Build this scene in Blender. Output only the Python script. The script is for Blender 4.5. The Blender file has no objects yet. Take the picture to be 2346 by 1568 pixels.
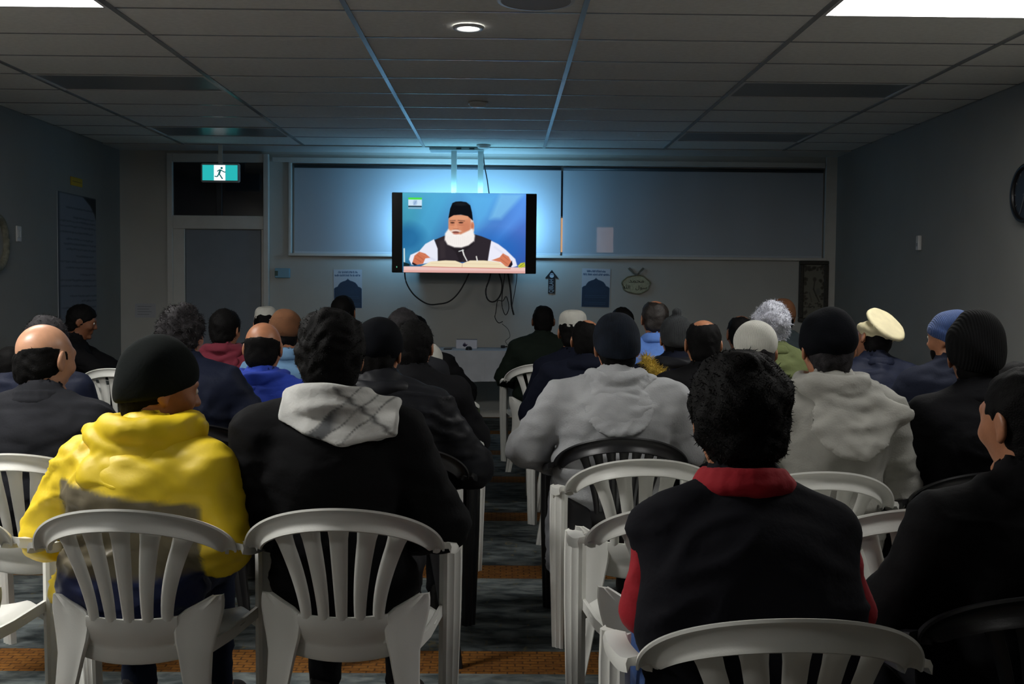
import bpy, math, random, time
import numpy as np
from mathutils import Vector, Matrix

random.seed(7)
T0 = time.time()
scn = bpy.context.scene
COL = scn.collection
R = math.radians

# ------------------------------------------------------------------ camera
IMW, IMH, FPX = 2346.0, 1568.0, 2532.0
CAM_Z = 1.36
cam_data = bpy.data.cameras.new('camera')
cam_data.sensor_width = 36.0
cam_data.lens = FPX / IMW * 36.0
cam_data.clip_start = 0.05
cam = bpy.data.objects.new('camera', cam_data)
COL.objects.link(cam)
CAM_ROT = Matrix.Rotation(R(-0.494), 3, 'Z') @ Matrix.Rotation(R(90 - 2.773), 3, 'X') @ Matrix.Rotation(R(0.53), 3, 'Z')
cam.matrix_world = Matrix.Translation((0, 0, CAM_Z)) @ CAM_ROT.to_4x4()
scn.camera = cam

# ------------------------------------------------------------------ world, exposure
world = bpy.data.worlds.new('world')
scn.world = world
world.use_nodes = True
world.node_tree.nodes['Background'].inputs[0].default_value = (0.004, 0.006, 0.012, 1)   # night outside
world.node_tree.nodes['Background'].inputs[1].default_value = 1.0
scn.view_settings.view_transform = 'Standard'
scn.view_settings.look = 'None'
scn.view_settings.exposure = 0.0
scn.view_settings.gamma = 1.0
scn.view_settings.use_curve_mapping = False

PANEL_W = 22.0          # emission of the lit ceiling panels
REAR_PANELS = {(0, -2): 0.42, (1, -2): 0.0, (0, -1): 2.3, (1, -1): 0.5}
TV_GLOW_W = 29.0
TV_TOP_W = 3.0
SCREEN_GAIN = 1.0


def at(px, py, Y):
    """world point seen at a pixel of the 2346x1568 frame, at distance Y down the room"""
    d = CAM_ROT @ Vector(((px - IMW / 2) / FPX, -(py - IMH / 2) / FPX, -1.0))
    t = Y / d.y
    return Vector((d.x * t, Y, CAM_Z + d.z * t))


def onx(px, py, X):
    """the same on a side wall x = X"""
    d = CAM_ROT @ Vector(((px - IMW / 2) / FPX, -(py - IMH / 2) / FPX, -1.0))
    t = X / d.x
    return Vector((X, d.y * t, CAM_Z + d.z * t))


# ------------------------------------------------------------------ materials
def lin(c):
    c = c / 255.0
    return c / 12.92 if c <= 0.04045 else ((c + 0.055) / 1.055) ** 2.4


def S(r, g, b):
    return (lin(r), lin(g), lin(b))


MATS = {}


def mat(name, col, rough=0.7, var=0.0, vscale=8.0, bump=0.0, bscale=60.0, spec=0.5, metal=0.0,
        sheen=0.0, knit=False, col2=None, bdist=0.004, wrinkle=0.0):
    if name in MATS:
        return MATS[name]
    m = bpy.data.materials.new(name)
    m.use_nodes = True
    nt = m.node_tree
    b = nt.nodes['Principled BSDF']
    b.inputs['Roughness'].default_value = rough
    b.inputs['Specular IOR Level'].default_value = spec
    b.inputs['Metallic'].default_value = metal
    if sheen:
        b.inputs['Sheen Weight'].default_value = sheen
        b.inputs['Sheen Roughness'].default_value = 0.5
    tc = nt.nodes.new('ShaderNodeTexCoord')
    if var or col2:
        n = nt.nodes.new('ShaderNodeTexNoise')
        n.inputs['Scale'].default_value = vscale
        n.inputs['Detail'].default_value = 4
        nt.links.new(tc.outputs['Object'], n.inputs['Vector'])
        r = nt.nodes.new('ShaderNodeValToRGB')
        c2 = col2 if col2 else tuple(min(1, c * (1 + var)) for c in col)
        c1 = col if col2 else tuple(c * (1 - var) for c in col)
        r.color_ramp.elements[0].position = 0.35
        r.color_ramp.elements[1].position = 0.65
        r.color_ramp.elements[0].color = (*c1, 1)
        r.color_ramp.elements[1].color = (*c2, 1)
        nt.links.new(n.outputs['Fac'], r.inputs[0])
        nt.links.new(r.outputs[0], b.inputs['Base Color'])
    else:
        b.inputs['Base Color'].default_value = (*col, 1)
    if bump:
        bp = nt.nodes.new('ShaderNodeBump')
        bp.inputs['Strength'].default_value = bump
        bp.inputs['Distance'].default_value = bdist
        if knit:
            w = nt.nodes.new('ShaderNodeTexWave')
            w.bands_direction = 'X'
            w.inputs['Scale'].default_value = bscale
            w.inputs['Distortion'].default_value = 2.0
            nt.links.new(tc.outputs['Object'], w.inputs['Vector'])
            nt.links.new(w.outputs['Fac'], bp.inputs['Height'])
        else:
            n2 = nt.nodes.new('ShaderNodeTexNoise')
            n2.inputs['Scale'].default_value = bscale
            n2.inputs['Detail'].default_value = 3
            nt.links.new(tc.outputs['Object'], n2.inputs['Vector'])
            nt.links.new(n2.outputs['Fac'], bp.inputs['Height'])
        nt.links.new(bp.outputs[0], b.inputs['Normal'])
        if wrinkle: add_wrinkle(nt, bp, tc, wrinkle)
    MATS[name] = m
    return m


def add_wrinkle(nt, bp, tc, k):
    """soft creases of worn cloth under the fine weave bump"""
    mp = nt.nodes.new('ShaderNodeMapping'); mp.inputs['Scale'].default_value = (1, 1, 1.7)
    n = nt.nodes.new('ShaderNodeTexNoise'); n.noise_type = 'RIDGED_MULTIFRACTAL'
    n.inputs['Scale'].default_value = 5.5; n.inputs['Detail'].default_value = 1.5; n.inputs['Distortion'].default_value = .9
    b2 = nt.nodes.new('ShaderNodeBump'); b2.inputs['Strength'].default_value = k; b2.inputs['Distance'].default_value = .022
    nt.links.new(tc.outputs['Object'], mp.inputs[0]); nt.links.new(mp.outputs[0], n.inputs['Vector'])
    nt.links.new(n.outputs['Fac'], b2.inputs['Height']); nt.links.new(b2.outputs[0], bp.inputs['Normal'])


def emit(name, col, strength=1.0):
    if name in MATS:
        return MATS[name]
    m = bpy.data.materials.new(name)
    m.use_nodes = True
    nt = m.node_tree
    nt.nodes.remove(nt.nodes['Principled BSDF'])
    e = nt.nodes.new('ShaderNodeEmission')
    e.inputs[0].default_value = (*col, 1)
    e.inputs[1].default_value = strength
    nt.links.new(e.outputs[0], nt.nodes['Material Output'].inputs[0])
    MATS[name] = m
    return m


def painted_mat(name, emission=None, rough=0.6, bump=0.0):
    """flat print: colour comes from the panel's own colour attribute"""
    m = bpy.data.materials.new(name)
    m.use_nodes = True
    nt = m.node_tree
    a = nt.nodes.new('ShaderNodeAttribute')
    a.attribute_name = 'print'
    b = nt.nodes['Principled BSDF']
    if emission:
        nt.nodes.remove(b)
        e = nt.nodes.new('ShaderNodeEmission')
        e.inputs[1].default_value = emission
        nt.links.new(a.outputs[0], e.inputs[0])
        nt.links.new(e.outputs[0], nt.nodes['Material Output'].inputs[0])
    else:
        b.inputs['Roughness'].default_value = rough
        nt.links.new(a.outputs[0], b.inputs['Base Color'])
        if bump:
            tc = nt.nodes.new('ShaderNodeTexCoord'); n2 = nt.nodes.new('ShaderNodeTexNoise'); bp = nt.nodes.new('ShaderNodeBump')
            n2.inputs['Scale'].default_value = 90; bp.inputs['Strength'].default_value = bump; bp.inputs['Distance'].default_value = .003
            nt.links.new(tc.outputs['Object'], n2.inputs['Vector']); nt.links.new(n2.outputs['Fac'], bp.inputs['Height']); nt.links.new(bp.outputs[0], b.inputs['Normal'])
            add_wrinkle(nt, bp, tc, .5)
    return m


def vert_print(me, rgb):
    """dyed pattern: one linear colour per vertex"""
    at_ = me.attributes.new('print', 'FLOAT_COLOR', 'POINT')
    c = np.ones((len(rgb), 4), np.float32); c[:, :3] = rgb
    at_.data.foreach_set('color', c.ravel())
    return me


# ------------------------------------------------------------------ object helpers
def tag(o, label=None, cat=None, group=None, kind=None):
    if label: o['label'] = label
    if cat: o['category'] = cat
    if group: o['group'] = group
    if kind: o['kind'] = kind
    return o


def empty(name, loc=(0, 0, 0), rz=0.0, parent=None):
    o = bpy.data.objects.new(name, None)
    o.empty_display_size = 0.1
    COL.objects.link(o)
    o.location = loc
    o.rotation_euler = (0, 0, rz)
    if parent: o.parent = parent
    return o


def link(name, me, parent=None, loc=None):
    o = bpy.data.objects.new(name, me)
    COL.objects.link(o)
    if parent: o.parent = parent
    if loc is not None: o.location = loc
    return o


def np_mesh(name, V, faces, mats, mi=None, smooth=True):
    """V (n,3); faces: (m,4) or (m,3) array or list of polygons"""
    me = bpy.data.meshes.new(name)
    V = np.asarray(V, np.float32)
    if isinstance(faces, np.ndarray):
        k = faces.shape[1]
        me.vertices.add(len(V))
        me.vertices.foreach_set('co', V.ravel())
        me.loops.add(faces.size)
        me.loops.foreach_set('vertex_index', faces.astype(np.int32).ravel())
        me.polygons.add(len(faces))
        me.polygons.foreach_set('loop_start', np.arange(0, faces.size, k, dtype=np.int32))
        me.update(calc_edges=True)
    else:
        me.from_pydata([tuple(map(float, v)) for v in V], [], faces)
        me.update()
    if not isinstance(mats, (list, tuple)): mats = [mats]
    for m in mats: me.materials.append(m)
    n = len(me.polygons)
    if mi is not None:
        me.polygons.foreach_set('material_index', np.asarray(mi, np.int32))
    me.polygons.foreach_set('use_smooth', np.full(n, bool(smooth)))
    me.update()
    return me


class MB:
    """collects simple solids into one mesh"""
    def __init__(s): s.v = []; s.f = []

    def box(s, x0, x1, y0, y1, z0, z1, bev=0.0):
        b = len(s.v)
        if bev <= 0:
            s.v += [(x, y, z) for z in (z0, z1) for y in (y0, y1) for x in (x0, x1)]
            s.f += [[b + i for i in q] for q in ((0, 2, 3, 1), (4, 5, 7, 6), (0, 1, 5, 4), (2, 6, 7, 3), (0, 4, 6, 2), (1, 3, 7, 5))]
            return s
        bev = min(bev, (x1 - x0) * .45, (y1 - y0) * .45, (z1 - z0) * .45)
        # chamfered box: 24 verts
        idx = {}
        for sx in (0, 1):
            for sy in (0, 1):
                for sz in (0, 1):
                    for ax in range(3):
                        p = [x0 if sx == 0 else x1, y0 if sy == 0 else y1, z0 if sz == 0 else z1]
                        sg = (sx, sy, sz)
                        for k in range(3):
                            if k != ax: p[k] += bev if sg[k] == 0 else -bev
                        idx[(sx, sy, sz, ax)] = len(s.v)
                        s.v.append(tuple(p))
        def q(l):
            pts = [Vector(s.v[i]) for i in l]
            c = sum(pts, Vector()) / len(pts)
            n = (pts[1] - pts[0]).cross(pts[2] - pts[0])
            m = Vector(((x0 + x1) / 2, (y0 + y1) / 2, (z0 + z1) / 2))
            s.f.append(l if n.dot(c - m) > 0 else l[::-1])
        for ax in range(3):
            o = [k for k in range(3) if k != ax]
            for a in (0, 1):
                l = []
                for (u, v) in ((0, 0), (1, 0), (1, 1), (0, 1)):
                    sg = [0, 0, 0]; sg[ax] = a; sg[o[0]] = u; sg[o[1]] = v
                    l.append(idx[(*sg, ax)])
                q(l)
            for u in (0, 1):
                for v in (0, 1):
                    l = []
                    for (e, a2) in ((0, o[0]), (1, o[0]), (1, o[1]), (0, o[1])):
                        sg = [0, 0, 0]; sg[ax] = e; sg[o[0]] = u; sg[o[1]] = v
                        l.append(idx[(*sg, a2)])
                    q(l)
        for sx in (0, 1):
            for sy in (0, 1):
                for sz in (0, 1):
                    q([idx[(sx, sy, sz, a)] for a in range(3)])
        return s

    def tube(s, pts, r, n=8, cap=True):
        V, Fc = sweep(pts, [(r * math.cos(2 * math.pi * i / n), r * math.sin(2 * math.pi * i / n)) for i in range(n)], cap=cap)
        b = len(s.v)
        s.v += [tuple(v) for v in V]
        s.f += [[b + i for i in f] for f in Fc]
        return s

    def prism(s, poly, y0, y1):
        """polygon in (x,z) extruded from y0 (front) to y1"""
        b = len(s.v); n = len(poly)
        a = sum(poly[i][0] * poly[(i + 1) % n][1] - poly[(i + 1) % n][0] * poly[i][1] for i in range(n))
        if a < 0: poly = poly[::-1]
        s.v += [(x, y0, z) for x, z in poly] + [(x, y1, z) for x, z in poly]
        s.f.append([b + i for i in range(n)])
        s.f.append([b + n + i for i in range(n)][::-1])
        for i in range(n):
            j = (i + 1) % n
            s.f.append([b + i, b + n + i, b + n + j, b + j])
        return s

    def build(s, name, m, parent=None, smooth=False, loc=None):
        me = np_mesh(name, s.v, s.f, m, smooth=smooth)
        return link(name, me, parent, loc)


def sweep(pts, prof, cap=True, up=(0, 0, 1), scales=None, frames=None):
    """prof: closed polygon in (a, b); a along 'side', b along 'up-ish' of each frame"""
    P = [Vector(p) for p in pts]
    n = len(P); k = len(prof)
    V = []; Fc = []
    for i in range(n):
        t = (P[min(i + 1, n - 1)] - P[max(i - 1, 0)]).normalized()
        if frames is not None:
            sd, u = frames[i]
        else:
            u0 = Vector(up)
            if abs(t.dot(u0)) > 0.97: u0 = Vector((0, 1, 0)) if abs(t.y) < 0.9 else Vector((1, 0, 0))
            sd = t.cross(u0).normalized()
            u = sd.cross(t).normalized()
        sc = (1, 1) if scales is None else scales[i]
        for a, b in prof:
            V.append(P[i] + sd * (a * sc[0]) + u * (b * sc[1]))
    for i in range(n - 1):
        for j in range(k):
            j2 = (j + 1) % k
            Fc.append([i * k + j, i * k + j2, (i + 1) * k + j2, (i + 1) * k + j])
    if cap:
        Fc.append([j for j in range(k)][::-1])
        Fc.append([(n - 1) * k + j for j in range(k)])
    return V, Fc


def spline(pts, n):
    """Catmull-Rom through pts"""
    P = [Vector(p) for p in pts]
    P = [P[0] * 2 - P[1]] + P + [P[-1] * 2 - P[-2]]
    out = []
    seg = len(P) - 3
    for i in range(n):
        u = i / (n - 1) * seg
        s = min(int(u), seg - 1); t = u - s
        a, b, c, d = P[s], P[s + 1], P[s + 2], P[s + 3]
        out.append(0.5 * ((2 * b) + (c - a) * t + (2 * a - 5 * b + 4 * c - d) * t * t + (3 * b - 3 * c + d - a) * t ** 3))
    return out


def painted_panel(name, parent, w, h, nx, ny, func, m, thick=0.0):
    """upright panel in local xz (front faces -y), centred; func(u, v) with u right, v down, both arrays 0..1 -> (n,3) sRGB 0..255"""
    us = np.linspace(0, 1, nx); vs = np.linspace(0, 1, ny)
    U, Vv = np.meshgrid(us, vs)
    c = func(U, Vv) / 255.0
    c = np.where(c <= 0.04045, c / 12.92, ((np.clip(c, 0, 1) + 0.055) / 1.055) ** 2.4)
    X = (U - .5) * w; Z = (.5 - Vv) * h
    V = np.stack([X, np.zeros_like(X), Z], -1).reshape(-1, 3)
    i = np.arange(nx * ny).reshape(ny, nx)
    Q = np.stack([i[1:, :-1], i[1:, 1:], i[:-1, 1:], i[:-1, :-1]], -1).reshape(-1, 4)
    me = np_mesh(name, V, Q, m, smooth=False)
    at_ = me.attributes.new('print', 'FLOAT_COLOR', 'POINT')
    rgba = np.ones((nx * ny, 4), np.float32); rgba[:, :3] = c.reshape(-1, 3)
    at_.data.foreach_set('color', rgba.ravel())
    return link(name, me, parent)


def poly_sdf(U, V, pts):
    p = np.asarray(pts, float)
    d = np.full(U.shape, 1e9); s = np.ones(U.shape)
    n = len(p)
    for i in range(n):
        a = p[i]; b = p[i - 1]
        ex, ey = b[0] - a[0], b[1] - a[1]
        wx, wy = U - a[0], V - a[1]
        t = np.clip((wx * ex + wy * ey) / (ex * ex + ey * ey + 1e-12), 0, 1)
        d = np.minimum(d, (wx - ex * t) ** 2 + (wy - ey * t) ** 2)
        c1 = V >= a[1]; c2 = V < b[1]; c3 = ex * wy > ey * wx
        fl = (c1 & c2 & c3) | (~c1 & ~c2 & ~c3)
        s = np.where(fl, -s, s)
    return s * np.sqrt(d)


class Paint:
    def __init__(s, U, V): s.U, s.V = U, V; s.c = np.zeros(U.shape + (3,))
    def fill(s, col): s.c[:] = col
    def over(s, a, col): s.c = s.c * (1 - a[..., None]) + np.asarray(col, float) * a[..., None]
    def poly(s, pts, col, soft=4, op=1.0): s.over(op * np.clip(.5 - poly_sdf(s.U, s.V, pts) / soft, 0, 1), col)
    def ell(s, cx, cy, rx, ry, col, soft=.08, op=1.0):
        d = np.sqrt(((s.U - cx) / rx) ** 2 + ((s.V - cy) / ry) ** 2) - 1
        s.over(op * np.clip(.5 - d / soft, 0, 1), col)
    def line(s, a, b, wd, col, soft=4, op=1.0):
        ex, ey = b[0] - a[0], b[1] - a[1]
        t = np.clip(((s.U - a[0]) * ex + (s.V - a[1]) * ey) / (ex * ex + ey * ey), 0, 1)
        d = np.hypot(s.U - a[0] - ex * t, s.V - a[1] - ey * t) - wd / 2
        s.over(op * np.clip(.5 - d / soft, 0, 1), col)


def text_mesh(name, body, size, m, parent, loc, rot=(R(90), 0, 0), depth=0.001, align='CENTER', sx=1.0):
    cu = bpy.data.curves.new(name, 'FONT')
    cu.body = body; cu.size = size; cu.align_x = align; cu.align_y = 'CENTER'; cu.extrude = depth
    cu.resolution_u = 2
    t = bpy.data.objects.new(name, cu)
    COL.objects.link(t)
    dg = bpy.context.evaluated_depsgraph_get()
    me = bpy.data.meshes.new_from_object(t.evaluated_get(dg))
    bpy.data.objects.remove(t); bpy.data.curves.remove(cu)
    me.name = name
    me.materials.clear(); me.materials.append(m)
    o = link(name, me, parent, loc)
    o.rotation_euler = rot
    o.scale = (sx, 1, 1)
    return o

# ================================================================== the room
YF, YB, ZC = 11.62, -1.9, 2.767
XL, XR = at(275, 500, YF).x, at(1914, 500, YF).x

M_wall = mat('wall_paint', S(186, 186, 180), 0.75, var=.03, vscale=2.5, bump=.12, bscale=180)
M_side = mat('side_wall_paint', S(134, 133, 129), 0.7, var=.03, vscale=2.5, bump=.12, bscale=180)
M_trim = mat('trim_paint', S(205, 203, 196), 0.4, var=.03)
M_tile = mat('ceiling_tile_face', S(226, 226, 220), 0.9, var=.04, vscale=30, bump=.35, bscale=350, bdist=.002)
M_tee = mat('ceiling_grid_metal', S(150, 154, 156), 0.22, spec=.8, metal=.35)
M_margin = mat('ceiling_margin_gloss', S(215, 216, 214), 0.25, spec=.7)
M_black = mat('black_plastic', S(14, 14, 16), 0.35)
M_white_pl = mat('white_enamel', S(205, 206, 205), 0.35)


# ---- floor: prayer-row carpet
def carpet():
    m = bpy.data.materials.new('row_carpet')
    m.use_nodes = True
    nt = m.node_tree; N = nt.nodes.new; L = nt.links.new
    b = nt.nodes['Principled BSDF']
    b.inputs['Roughness'].default_value = .95
    b.inputs['Specular IOR Level'].default_value = .15
    tc = N('ShaderNodeTexCoord')
    sep = N('ShaderNodeSeparateXYZ'); L(tc.outputs['Object'], sep.inputs[0])

    def math_(op, a, bb=None):
        n = N('ShaderNodeMath'); n.operation = op
        for i, v in enumerate((a, bb)):
            if v is None: continue
            if isinstance(v, (int, float)): n.inputs[i].default_value = v
            else: L(v, n.inputs[i])
        return n.outputs[0]

    def noise(scale, sx=1, sy=1, det=4, dist=0.0):
        mp = N('ShaderNodeMapping'); mp.inputs['Scale'].default_value = (sx, sy, 1)
        L(tc.outputs['Object'], mp.inputs[0])
        n = N('ShaderNodeTexNoise'); n.inputs['Scale'].default_value = scale
        n.inputs['Detail'].default_value = det; n.inputs['Distortion'].default_value = dist
        L(mp.outputs[0], n.inputs[0]); return n.outputs['Fac']

    def ramp(f, a, bb, pa=0.0, pb=1.0):
        r = N('ShaderNodeValToRGB'); L(f, r.inputs[0])
        r.color_ramp.elements[0].position = pa; r.color_ramp.elements[1].position = pb
        r.color_ramp.elements[0].color = (*a, 1); r.color_ramp.elements[1].color = (*bb, 1)
        return r.outputs[0]

    def mix(f, a, bb):
        x = N('ShaderNodeMix'); x.data_type = 'RGBA'
        L(f, x.inputs[0]); L(a, x.inputs[6]); L(bb, x.inputs[7]); return x.outputs[2]
    # one prayer row = 1.285 m ; stripe 0.24 m wide
    ph = math_('FRACT', math_('DIVIDE', math_('ADD', sep.outputs[1], 0.015), 1.285))
    stripe = math_('LESS_THAN', ph, 0.19)
    field = ramp(noise(9, .8, 1.6, 5, .6), S(38, 44, 46), S(92, 98, 98), .36, .66)
    vein = ramp(noise(14, 1.6, .8, 3, 1.4), S(60, 62, 58), S(110, 96, 52), .60, .72)
    field = mix(ramp(noise(14, 1.6, .8, 3, 1.4), (0, 0, 0), (.45, .45, .45), .58, .7), field, vein)
    # worn lighter band at the head of every row
    edge = math_('MULTIPLY', math_('GREATER_THAN', ph, 0.80), 0.4)
    field = mix(edge, field, ramp(noise(11, 1, 2, 4, .5), S(70, 78, 80), S(135, 140, 138), .4, .65))
    br = N('ShaderNodeTexBrick'); br.inputs['Scale'].default_value = 9.0
    br.inputs['Color1'].default_value = (*S(120, 78, 28), 1); br.inputs['Color2'].default_value = (*S(98, 60, 22), 1)
    br.inputs['Mortar'].default_value = (*S(64, 40, 18), 1); br.inputs['Mortar Size'].default_value = .03
    L(tc.outputs['Object'], br.inputs['Vector'])
    gold = mix(ramp(noise(40, 1, 1, 3), (0, 0, 0), (.5, .5, .5), .4, .7), br.outputs[0], ramp(noise(60), S(70, 44, 20), S(150, 105, 48), .3, .7))
    L(mix(stripe, field, gold), b.inputs['Base Color'])
    bp = N('ShaderNodeBump'); bp.inputs['Strength'].default_value = .4; bp.inputs['Distance'].default_value = .004
    L(noise(300), bp.inputs['Height']); L(bp.outputs[0], b.inputs['Normal'])
    return m


tag(MB().box(XL - .1, XR + .1, YB - .1, YF + .1, -.1, 0).build('floor', carpet()),
    'dark grey patterned carpet with brown stripes across the aisle', kind='structure')

# ---- walls
def on_wall(px, py): return at(px, py, YF)
wa, wb = on_wall(668, 373), on_wall(1888, 592)
WX0, WX1, WZ1, WZ0 = wa.x, wb.x, wa.z, wb.z
mb = MB()
T_ = .16
mb.box(XL - .1, WX0, YF, YF + T_, -.1, ZC + .1)
mb.box(WX1, XR + .1, YF, YF + T_, -.1, ZC + .1)
mb.box(WX0, WX1, YF, YF + T_, -.1, WZ0)
mb.box(WX0, WX1, YF, YF + T_, WZ1, ZC + .1)
tag(mb.build('wall_front', M_wall), 'off-white front wall behind the television', kind='structure')
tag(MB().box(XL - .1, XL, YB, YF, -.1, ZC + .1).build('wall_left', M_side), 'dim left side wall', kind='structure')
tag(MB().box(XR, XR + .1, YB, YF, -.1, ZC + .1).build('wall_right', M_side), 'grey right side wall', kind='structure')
tag(MB().box(XL - .1, XR + .1, YB - .1, YB, -.1, ZC + .1).build('wall_back', M_side), 'back wall behind the camera', kind='structure')
tag(MB().box(XL, XR, YF - .015, YF, 0, .09, .004).build('baseboard_front', M_trim), 'painted skirting board along the front wall', kind='structure')
tag(MB().box(XL, XL + .015, YB, YF - .015, 0, .09, .004).build('baseboard_left', M_trim), 'painted skirting board along the left wall', kind='structure')
tag(MB().box(XR - .015, XR, YB, YF - .015, 0, .09, .004).build('baseboard_right', M_trim), 'painted skirting board along the right wall', kind='structure')
c0 = on_wall(1890, 380)
tag(MB().box(c0.x + .01, XR, YF - .03, YF, .09, ZC).build('trim_1', M_trim), 'painted corner post right of the window', kind='structure')
hd = on_wall(625, 362)
tag(MB().box(hd.x, c0.x, YF - .02, YF, WZ1 + .005, WZ1 + .055, .004).build('trim_2', M_trim), 'painted head trim above the blinds', kind='structure')

# ---- ceiling: grid of 1.2 x 0.6 m tiles in metal tees
ceil = tag(MB().box(XL - .1, XR + .1, YB - .1, YF + .1, ZC + .06, ZC + .12).build('ceiling', M_tile), 'suspended ceiling of pale tiles in a metal grid', kind='structure')
TX = [XL] + [-3.202 + 1.2 * i for i in range(6)] + [XR]
ROW0 = 5.724
TY = [ROW0 + .6 * i for i in range(-13, 10)]          # -2.08 .. 11.12
TY[0] = YB
lights = {}
tile_me = {}
g = .011
for ix in range(len(TX) - 1):
    for iy in range(len(TY) - 1):
        k = (iy + 13 - 13) - 12
        # k = 0 -> row 5.28..5.88
        if ix in (1, 5) and (k % 4 == 0):
            lights[(0 if ix == 1 else 1, k // 4)] = (TX[ix], TX[ix + 1], TY[iy], TY[iy + 1]); continue
        w, h = TX[ix + 1] - TX[ix], TY[iy + 1] - TY[iy]
        key = (round(w, 3), round(h, 3))
        if key not in tile_me:
            m_ = MB().box(-w / 2 + g, w / 2 - g, -h / 2 + .0055, h / 2 - .0055, 0, .05, .003)
            tile_me[key] = np_mesh('ceiling_tile', m_.v, m_.f, M_tile, smooth=False)
        o = link('ceiling_tile', tile_me[key], ceil, ((TX[ix] + TX[ix + 1]) / 2, (TY[iy] + TY[iy + 1]) / 2, ZC + .004 + .0015 * random.random()))
for x in TX[1:-1]:
    MB().box(x - .014, x + .014, YB, ROW0 + 5.4, ZC - .003, ZC + .035).build('main_tee', M_tee, ceil)
ct = {}
for iy in range(1, len(TY)):
    MB().box(XL, XR, TY[iy] - (.0062 if iy < len(TY) - 1 else .012), TY[iy] + .0062, ZC + .002, ZC + .03).build('cross_tee', M_tee, ceil)
MB().box(XL, XR, ROW0 + 5.408, YF, ZC - .004, ZC + .05).build('margin_strip', M_margin, ceil)

# ---- ceiling lights in the grid
M_diff_off = mat('light_diffuser_off', S(120, 126, 130), .30, spec=.6)
LN = {(0, 0): 'lit white ceiling light panel at the upper left above the audience',
      (1, 0): 'lit white ceiling light panel at the upper right above the audience',
      (0, 1): 'unlit ceiling light panel on the left, middle of three',
      (1, 1): 'unlit ceiling light panel on the right, middle of three',
      (0, 2): 'unlit ceiling light panel on the left, near the exit sign',
      (1, 2): 'unlit ceiling light panel on the right, nearest the front wall',
      (0, -1): 'ceiling light panel on the left above the nearest row',
      (1, -1): 'ceiling light panel on the right above the nearest row',
      (0, -2): 'ceiling light panel on the left behind the camera side rows',
      (1, -2): 'ceiling light panel on the right behind the camera side rows',
      (0, -3): 'ceiling light panel at the back left of the room', (1, -3): 'ceiling light panel at the back right of the room'}
for key, (x0, x1, y0, y1) in lights.items():
    side, k = key
    st = 1.0 if k == 0 else REAR_PANELS.get(key, 0.0)
    e = empty('ceiling_light_panel', ((x0 + x1) / 2, (y0 + y1) / 2, ZC))
    tag(e, LN[key], 'ceiling light', 'ceiling light panels')
    w, h = (x1 - x0) / 2 - .014, (y1 - y0) / 2 - .008
    f = MB()
    f.box(-w, w, -h, -h + .022, -.002, .04); f.box(-w, w, h - .022, h, -.002, .04)
    f.box(-w, -w + .022, -h + .022, h - .022, -.002, .04); f.box(w - .022, w, -h + .022, h - .022, -.002, .04)
    f.build('frame', M_white_pl, e)
    dm = M_diff_off if st == 0 else emit('panel_light_%d' % int(st * 100), (1.0, .985, .95), PANEL_W * st)
    MB().box(-w + .022, w - .022, -h + .022, h - .022, .004, .02).build('diffuser', dm, e)

# small round downlight and smoke detectors
p = at(1073, 62, 1.0); t_ = (ZC - CAM_Z) / (p.z - CAM_Z); DL = Vector((p.x * t_, t_, ZC))
def disc(name, c, prof, m, parent=None, n=28):
    """lathe: prof list of (r, z) from the axis out"""
    V, Fc = [], []
    for i in range(n):
        a = 2 * math.pi * i / n
        for r_, z_ in prof: V.append((r_ * math.cos(a), r_ * math.sin(a), z_))
    k = len(prof)
    for i in range(n):
        j = (i + 1) % n
        for q in range(k - 1):
            Fc.append([i * k + q, i * k + q + 1, j * k + q + 1, j * k + q])
    return link(name, np_mesh(name, V, Fc, m, smooth=True), parent, c)
e = tag(empty('downlight', DL), 'small bright round downlight in the ceiling above the aisle', 'downlight')
disc('trim_ring', (0, 0, 0), [(.058, -.004), (.062, -.012), (.082, -.010), (.086, -.001), (.0861, .0)], M_white_pl, e)
disc('lamp', (0, 0, 0), [(0.0005, -.012), (.04, -.011), (.058, -.006)], emit('downlight_lamp', (1, .98, .94), 14.0), e)
def on_ceiling(px, py):
    p = at(px, py, 1.0); t = (ZC - CAM_Z) / (p.z - CAM_Z); return Vector((p.x * t, t, ZC))
for (px, py, lb, rr) in ((1095, 236, 'small round ceiling sensor between the metal grid lines', .075), (1108, 333, 'round smoke detector beside the television mount', .07),
                         (1228, -2, 'round ceiling speaker cut off by the top of the picture', .19)):
    q = on_ceiling(px, py)
    e = tag(empty('smoke_detector' if rr < .1 else 'ceiling_speaker', q), lb, 'smoke detector' if rr < .1 else 'speaker')
    hgt = .035 if rr < .1 else .012
    disc('base_plate', (0, 0, 0), [(rr, .0), (rr, -.010), (rr * .9, -.012)], M_white_pl, e)
    disc('dome', (0, 0, 0), [(rr * .9, -.011), (rr * .8, -hgt * .8), (rr * .5, -hgt), (.0005, -hgt)], M_white_pl if rr < .1 else mat('speaker_grille', S(150, 150, 148), .6), e)

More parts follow.
